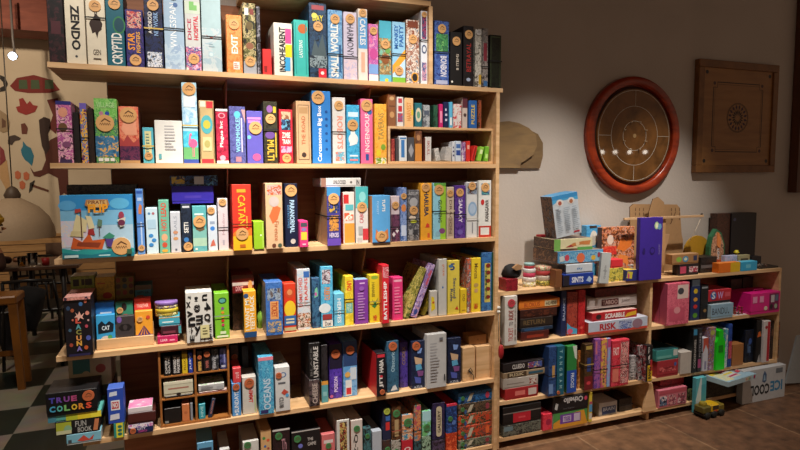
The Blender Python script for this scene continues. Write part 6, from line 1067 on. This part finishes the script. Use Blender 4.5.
# plywood half-round and rectangle by the bookcase
def wallpiece(l,pts,Y0,Y1,c,name='plywood_piece',nm='panel'):
    Q=[at(x,y,Y0) for x,y in pts]; cx=sum(a.x for a in Q)/len(Q); cz=sum(a.z for a in Q)/len(Q)
    t=thing(name,l,'plywood piece',(cx,Y1,cz)); m_=MB(); m_.prism(ccw([(a.x-cx,a.z-cz) for a in Q]),Y0-Y1,0,c); m_.build(nm,t); return t
wallpiece('rounded pale plywood piece on the wall beside the bookcase',[(499,122),(509,121),(519,123),(529,128),(536,135),(537,146),(533,155),(526,160),(521,163),(520,168),(499,168)],.315,.3255,wood('7c6446','94784f',3,(2,2,8),.6))
wallpiece('larger flat plywood back piece behind the rounded one',[(499,132),(530,130),(538,134),(543,143),(543,156),(540,168),(519,168.5),(499,168)],.328,.3385,wood('6c5438','806846',3,(2,2,8),.6))
# things hanging by the upright: cable knobs and red pouch
pX=XR-.004; 
kn=thing('cord_with_beads','two white beads on a cord hanging from the bookcase edge','cord',(pX,-.012,at(497,312,-.012).z)); m_=MB()
m_.tube([(0,0,.02),(0,0,-.16)],.0015,mat('8a8478')); m_.ball((0,0,0),.010,mat('c8c4bc')); m_.ball((.001,0,.022),.010,mat('c8c4bc')); m_.build('beads',kn)
zz=at(498,352,-.03).z
rdp=thing('red_pouch','small dark red pouch hanging at the side of the tall bookcase','pouch',(XR+.002,-.03,zz)); m_=MB(); m_.ball((0,0,0),.02,mat('9c1820',.6),sx=.8,sy=.6,sz=2.0); m_.tube([(0,0,.035),(-.001,.006,.075)],.003,mat('5c1014')); m_.build('pouch_body',rdp)
# ================================================================== FAR ROOM AT THE LEFT
# ceiling lamp seen bright
p=at(12.5,56,4.6)
sp_=thing('ceiling_spotlight','small bright round ceiling spotlight in the far room, upper left','lamp',(p.x,4.6,p.z))
m_=MB(); TS=Matrix.Rotation(math.radians(100),4,'X'); m_.lathe([(.02,-.1),(.034,-.09),(.044,0),(.04,.0),(.036,-.02)],mat('3a3634',.4),24,T=TS); m_.build('housing',sp_)
m_=MB(); m_.lathe([(.040,-.004),(.036,.003),(.0001,.006)],mat('e0ecff',emit=9),24,T=TS); m_.build('lens',sp_)
m_=MB(); m_.tube([(0,.1,.03),(-.02,.15,.2),(-.02,.15,3.4-p.z)],.012,mat('6a6460')); m_.build('stem',sp_)
# solid dome added in place of a lamp-shaped shadow on the far wall
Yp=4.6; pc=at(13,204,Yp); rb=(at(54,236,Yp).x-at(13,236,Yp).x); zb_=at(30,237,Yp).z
pl=thing('lamp_shadow_dome','wide dull beige dome on a thin cord, standing for a lamp shadow, far left','lamp',(pc.x,Yp,zb_))
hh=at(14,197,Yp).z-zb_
m_=MB(); m_.lathe([(rb,0),(rb*.97,hh*.25),(rb*.86,hh*.5),(rb*.62,hh*.75),(rb*.3,hh*.92),(.05,hh)],mat('9c8870',.7),40); m_.build('dome_shell',pl)
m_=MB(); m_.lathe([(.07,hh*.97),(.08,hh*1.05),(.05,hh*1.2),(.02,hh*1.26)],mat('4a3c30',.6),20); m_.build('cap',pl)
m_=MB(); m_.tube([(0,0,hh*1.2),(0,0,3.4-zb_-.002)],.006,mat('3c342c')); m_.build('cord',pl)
# table
Yt=3.1
def tz(x,y,Y): return at(x,y,Y)
ta=at(3,268,Yt); tb=at(73,268,Yt); ztab=ta.z
tab=thing('cafe_table','dark wooden café table holding drinks in the far room','table',((ta.x+tb.x)/2,Yt+.3,0)); hw=(tb.x-ta.x)/2+.05
m_=MB(); m_.box(-hw,hw,-.34,.34,ztab-.03,ztab,wood('4a3020','6a4830',3,(1,8,8),.4),.004); m_.build('tabletop',tab)
for sx in (-1,1):
    for sy in (-1,1): m_=MB(); m_.tube([(sx*(hw-.13),sy*.28,0),(sx*(hw-.13),sy*.28,ztab-.031)],.02,mat('1c1614',.5)); m_.build('leg',tab)
def cup(l,x,Y,w_px,yt,mt,name='drinking_glass',liq=None,cat='glass'):
    p=at(x,268,Y); r=(at(x+w_px/2,268,Y).x-at(x-w_px/2,268,Y).x)/2; h=at(x,yt,Y).z-ztab
    t=thing(name,l,cat,(p.x,Y,ztab+.0006)); m_=MB(); m_.lathe([(.0001,.004),(r*.82,.004),(r,h),(r*.95,h),(r*.78,.012),(.0001,.012)] ,mt,24); m_.build('vessel',t)
    if liq: m_=MB(); m_.lathe([(.0001,.0125),(r*.76,.0125),(r*.84,h*.6),(.0001,h*.6)],liq,24); m_.build('drink',t)
cup('low glass of amber drink on the far café table',22,Yt-.0,9,257,glass((1,.9,.7)),liq=mat('d89018',.3))
cup('clear tumbler between the amber drink and the red cup',33,Yt-.0,11,253,glass((.95,.95,.95)),liq=mat('d8d4cc',.3))
cup('red paper cup on the far café table',46,Yt+.02,8.5,258,mat('a01c1c',.5),name='paper_cup',cat='cup')
cup('small white candle cup between tumbler and red cup',39.5,Yt+.0,3,263,mat('c8c0b0',.5),name='candle_cup',cat='cup')
# panel on far wall (dark notice board)
q1_=at(46,243,FY-.06); q2_=at(67,275,FY-.06)
nb_=thing('wall_cabinet','dull brown square panel fixed on the far board wall','panel',((q1_.x+q2_.x)/2,FY-.052,(q1_.z+q2_.z)/2)); m_=MB(); a_=(q2_.x-q1_.x)/2; b_=(q1_.z-q2_.z)/2; m_.box(-a_,a_,-.05,0,-b_,b_,wood('5a4232','6c5240',3,(4,4,4),.6),.004); m_.build('panel',nb_)
# metal chairs by the table
def chair(x,y,Y,rz,l,c='14110f',hb=.66):
    p=at(x,y,Y); t=thing('metal_chair',l,'chair',(p.x,Y,0),rz,'dark slatted chairs at the café table'); M_=mat(c,.4)
    for sx in (-1,1):
        m_=MB(); m_.tube([(sx*.2,-.22,0),(sx*.19,-.2,.44)],.013,M_); m_.build('leg',t)
        m_=MB(); m_.tube([(sx*.2,.24,0),(sx*.19,.2,.44),(sx*.18,.22,.55),(sx*.17,.26,hb)],.013,M_); m_.build('leg',t)
    m_=MB(); m_.box(-.21,.21,-.22,.21,.44,.465,M_,.01); m_.build('seat',t)
    m_=MB(); m_.tube([(-.17,.26,hb),(0,.28,hb+.01),(.17,.26,hb)],.013,M_)
    for i in range(5): xx=-.12+.06*i; m_.tube([(xx,.21,.465),(xx,.23,.55),(xx,.267,hb)],.008,M_)
    m_.build('backrest',t); return t
chair(64,300,4.12,math.radians(170),'dark slatted chair nearer the bookcase, beyond the café table')
chair(34,300,4.75,math.radians(195),'dark slatted chair farther back behind the café table')
# yellow wooden stool
Ys=2.05; sa=at(-24,296,Ys); sb=at(16,296,Ys); zs=sb.z
stl=thing('wooden_stool','honey-yellow wooden stool cut off by the left picture edge','stool',((sa.x+sb.x)/2,Ys,0)); hw=(sb.x-sa.x)/2
YW=wood('70420c','985c12',3,(2,8,2),.4)
m_=MB(); m_.box(-hw,hw,0,.25,zs-.06,zs,YW,.01); m_.build('seat',stl)
for sx in (-1,1):
    for sy in (.03,.21):
        m_=MB(); m_.prism([(sx*(hw-.005)-.022,0),(sx*(hw-.005)+.022,0),(sx*(hw-.03)+.026,zs-.061),(sx*(hw-.03)-.026,zs-.061)],sy-.018,sy+.018,YW); m_.build('leg',stl)
m_=MB(); m_.box(-hw+.03,hw-.03,.205,.22,.2,.24,YW,.004); m_.build('stretcher',stl)
# black coat over a chair
Yc=2.46; cp=at(33,300,Yc)
ch=chair(37,300,2.8,math.radians(180),'dark chair with a black coat thrown over it, behind the yellow stool',hb=.7)
ct=thing('black_coat','black coat draped over the chair behind the yellow stool','coat',(cp.x,Yc,0))
q=[at(x,y,Yc) for x,y in ((18,288),(27,286),(38,288),(46,291),(44,303),(40,318),(36,329),(28,331),(20,329),(14,318),(14,300))]
m_=MB(); pts=ccw([(a.x-cp.x,a.z) for a in q]); n=len(pts); cxm=sum(a for a,b in pts)/n; czm=sum(b for a,b in pts)/n
V=[];Fs=[]
rings=[(.3,-.10),(.75,-.085),(1.0,-.04),(1.0,.03),(.75,.07),(.3,.08)]
for k_,(s_,y_) in enumerate(rings):
    for i,(a,b) in enumerate(pts): V.append((cxm+(a-cxm)*s_,y_+.012*math.sin(i*2.3+k_),czm+(b-czm)*s_))
for j in range(len(rings)-1):
    for i in range(n): Fs.append((j*n+i,j*n+(i+1)%n,(j+1)*n+(i+1)%n,(j+1)*n+i))
Fs+=[tuple(reversed(range(n))),tuple(range((len(rings)-1)*n,len(rings)*n))]
m_.add(V,[tuple(reversed(f_)) for f_ in Fs],mat('0c0b0c',.9),True); co_=m_.build('cloth',ct)
# seated person at the left edge
Yq=2.9; hp=at(0,226,Yq); el=at(17,265,Yq)
pe=thing('person','person in brown top and yellow headwear leaning an elbow on the table','person',(hp.x,Yq,0))
def sk(chain_list,radii,mt,name,par,ends=None,lv=2):
    vs_=[];es=[];rr=[];idx={}
    for ch_ in chain_list:
        pr_=None
        for k_ in ch_:
            if k_ not in idx: idx[k_]=len(vs_); vs_.append(radii[k_][0]); rr.append(radii[k_][1])
            if pr_ is not None: es.append((idx[pr_],idx[k_]))
            pr_=k_
    me=bpy.data.meshes.new(name); me.from_pydata(vs_,es,[]); o=bpy.data.objects.new(name,me); C.objects.link(o); o.parent=par
    md=o.modifiers.new('s','SKIN'); 
    if not me.skin_vertices: me.skin_vertices.new() if hasattr(me.skin_vertices,'new') else None
    for i,r in enumerate(rr):
        me.skin_vertices[0].data[i].radius=(r,r) if not isinstance(r,tuple) else r
    me.skin_vertices[0].data[0].use_root=True
    sd=o.modifiers.new('d','SUBSURF'); sd.levels=lv; sd.render_levels=lv
    me.materials.append(mt); 
    dg=bpy.context.evaluated_depsgraph_get(); ev=bpy.data.meshes.new_from_object(o.evaluated_get(dg)); o.modifiers.clear(); o.data=ev
    for p_ in ev.polygons: p_.use_smooth=True
    return o
ex=el.x-hp.x; zh=hp.z
J={'pel':((-.34,.12,.5),.13),'wai':((-.3,.08,.7),.12),'che':((-.22,.02,.95),.15),'nk':((-.13,-.02,zh-.17),.06),'hd0':((-.1,-.03,zh-.09),.07),'hd':((-.07,-.03,zh+.0),.095),
 'sh1':((-.2,-.16,zh-.27),.06),'sh2':((-.26,.2,zh-.27),.06),'elb1':((ex-.05,-.18,ztab+.05),.045),'wr1':((ex-.12,-.12,ztab+.24),.03),'elb2':((-.16,.33,ztab+.06),.045),'wr2':((.0,.3,ztab+.05),.032),
 'hip1':((-.34,.02,.48),.09),'hip2':((-.34,.22,.48),.09),'kn1':((-.02,.0,.47),.065),'kn2':((-.02,.24,.47),.065),'an1':((-.01,.0,.09),.045),'an2':((-.01,.24,.09),.045),'ft1':((.08,.0,.035),.035),'ft2':((.08,.24,.035),.035)}
SKN=mat('a8714c',.6); 
body=sk([('pel','wai','che','nk','hd0','hd'),('che','sh1','elb1','wr1'),('che','sh2','elb2','wr2'),('pel','hip1','kn1','an1','ft1'),('pel','hip2','kn2','an2','ft2')],J,SKN,'body',pe)
body.data.materials.append(mat('3c2014',.85)); body.data.materials.append(mat('1a1a20',.85))
for p_ in body.data.polygons:
    c_=p_.center
    if c_.z<.62: p_.material_index=2
    elif c_.z<zh-.2 and not (c_.x>ex-.16 and c_.z>ztab+.2 and c_.y<-.05): p_.material_index=1
m_=MB(); m_.ball((-.075,-.03,zh+.055),.108,mat('b08a18',.9),sx=1,sy=1,sz=.75); m_.lathe([(.105,0),(.112,.01),(.112,.035),(.105,.04)],mat('c89c20',.9),20,T=Matrix.Translation((-.075,-.03,zh+.03))); m_.build('knit_hat',pe)
m_=MB(); m_.prism([(0,0),(.03,-.012),(.028,-.02),(0,-.03)],-.012,.012,SKN,T=Matrix.Translation((.018,-.03,zh-.005))); m_.build('nose',pe)
for sy in (-1,1): m_=MB(); m_.ball((.012,-.03+sy*.032,zh+.008),.009,mat('201814')); m_.build('eye',pe)
m_=MB(); m_.box(.0,.016,-.052,-.008,zh-.052,zh-.045,'6a2c24',.002); m_.build('mouth',pe)
m_=MB(); m_.ball((-.08,-.128,zh-.01),.022,SKN,sx=.7,sy=.4,sz=1.2); m_.build('ear',pe)
for nm_,wr,dx,dz in (('hand',J['wr1'][0],.0,1),('hand',J['wr2'][0],1,0)):
    R_={'w':((wr[0],wr[1],wr[2]),.026),'p':((wr[0]+.04*dx+.01,wr[1],wr[2]+.045*dz),.028)}
    chains=[('w','p')]
    for i in range(4):
        a_='a%d'%i;b_='b%d'%i; oy=-.03+.02*i; L=(.03,.036,.034,.026)[i]
        R_[a_]=((wr[0]+.01+(.07 if dx else .012)+0,wr[1]+oy,wr[2]+(.075 if dz else .004)),.009); R_[b_]=((wr[0]+.01+(.07+L if dx else .03),wr[1]+oy,wr[2]+(.075+L if dz else -.01)),.008); chains.append(('p',a_,b_))
    R_['t']=((wr[0]+.03*dx-.005,wr[1]-.04,wr[2]+.04*dz),.010); R_['u']=((wr[0]+.06*dx+.0,wr[1]-.055,wr[2]+.06*dz),.008); chains.append(('p','t','u'))
    sk(chains,R_,SKN,nm_,pe,lv=1)
ZS=thing('wooden_bench','dark wooden bench under the person at the left edge','bench',(hp.x-.36,Yq+.12,0)); m_=MB(); m_.box(-.3,.2,-.3,.3,.33,.365,wood('2c1c12','40281a',3,(4,4,4),.6),.005); m_.build('seat',ZS)
for sx in (-.26,.14):
    for sy in (-.25,.25): m_=MB(); m_.box(sx-.02,sx+.02,sy-.02,sy+.02,0,.329,'2c1c12'); m_.build('leg',ZS)
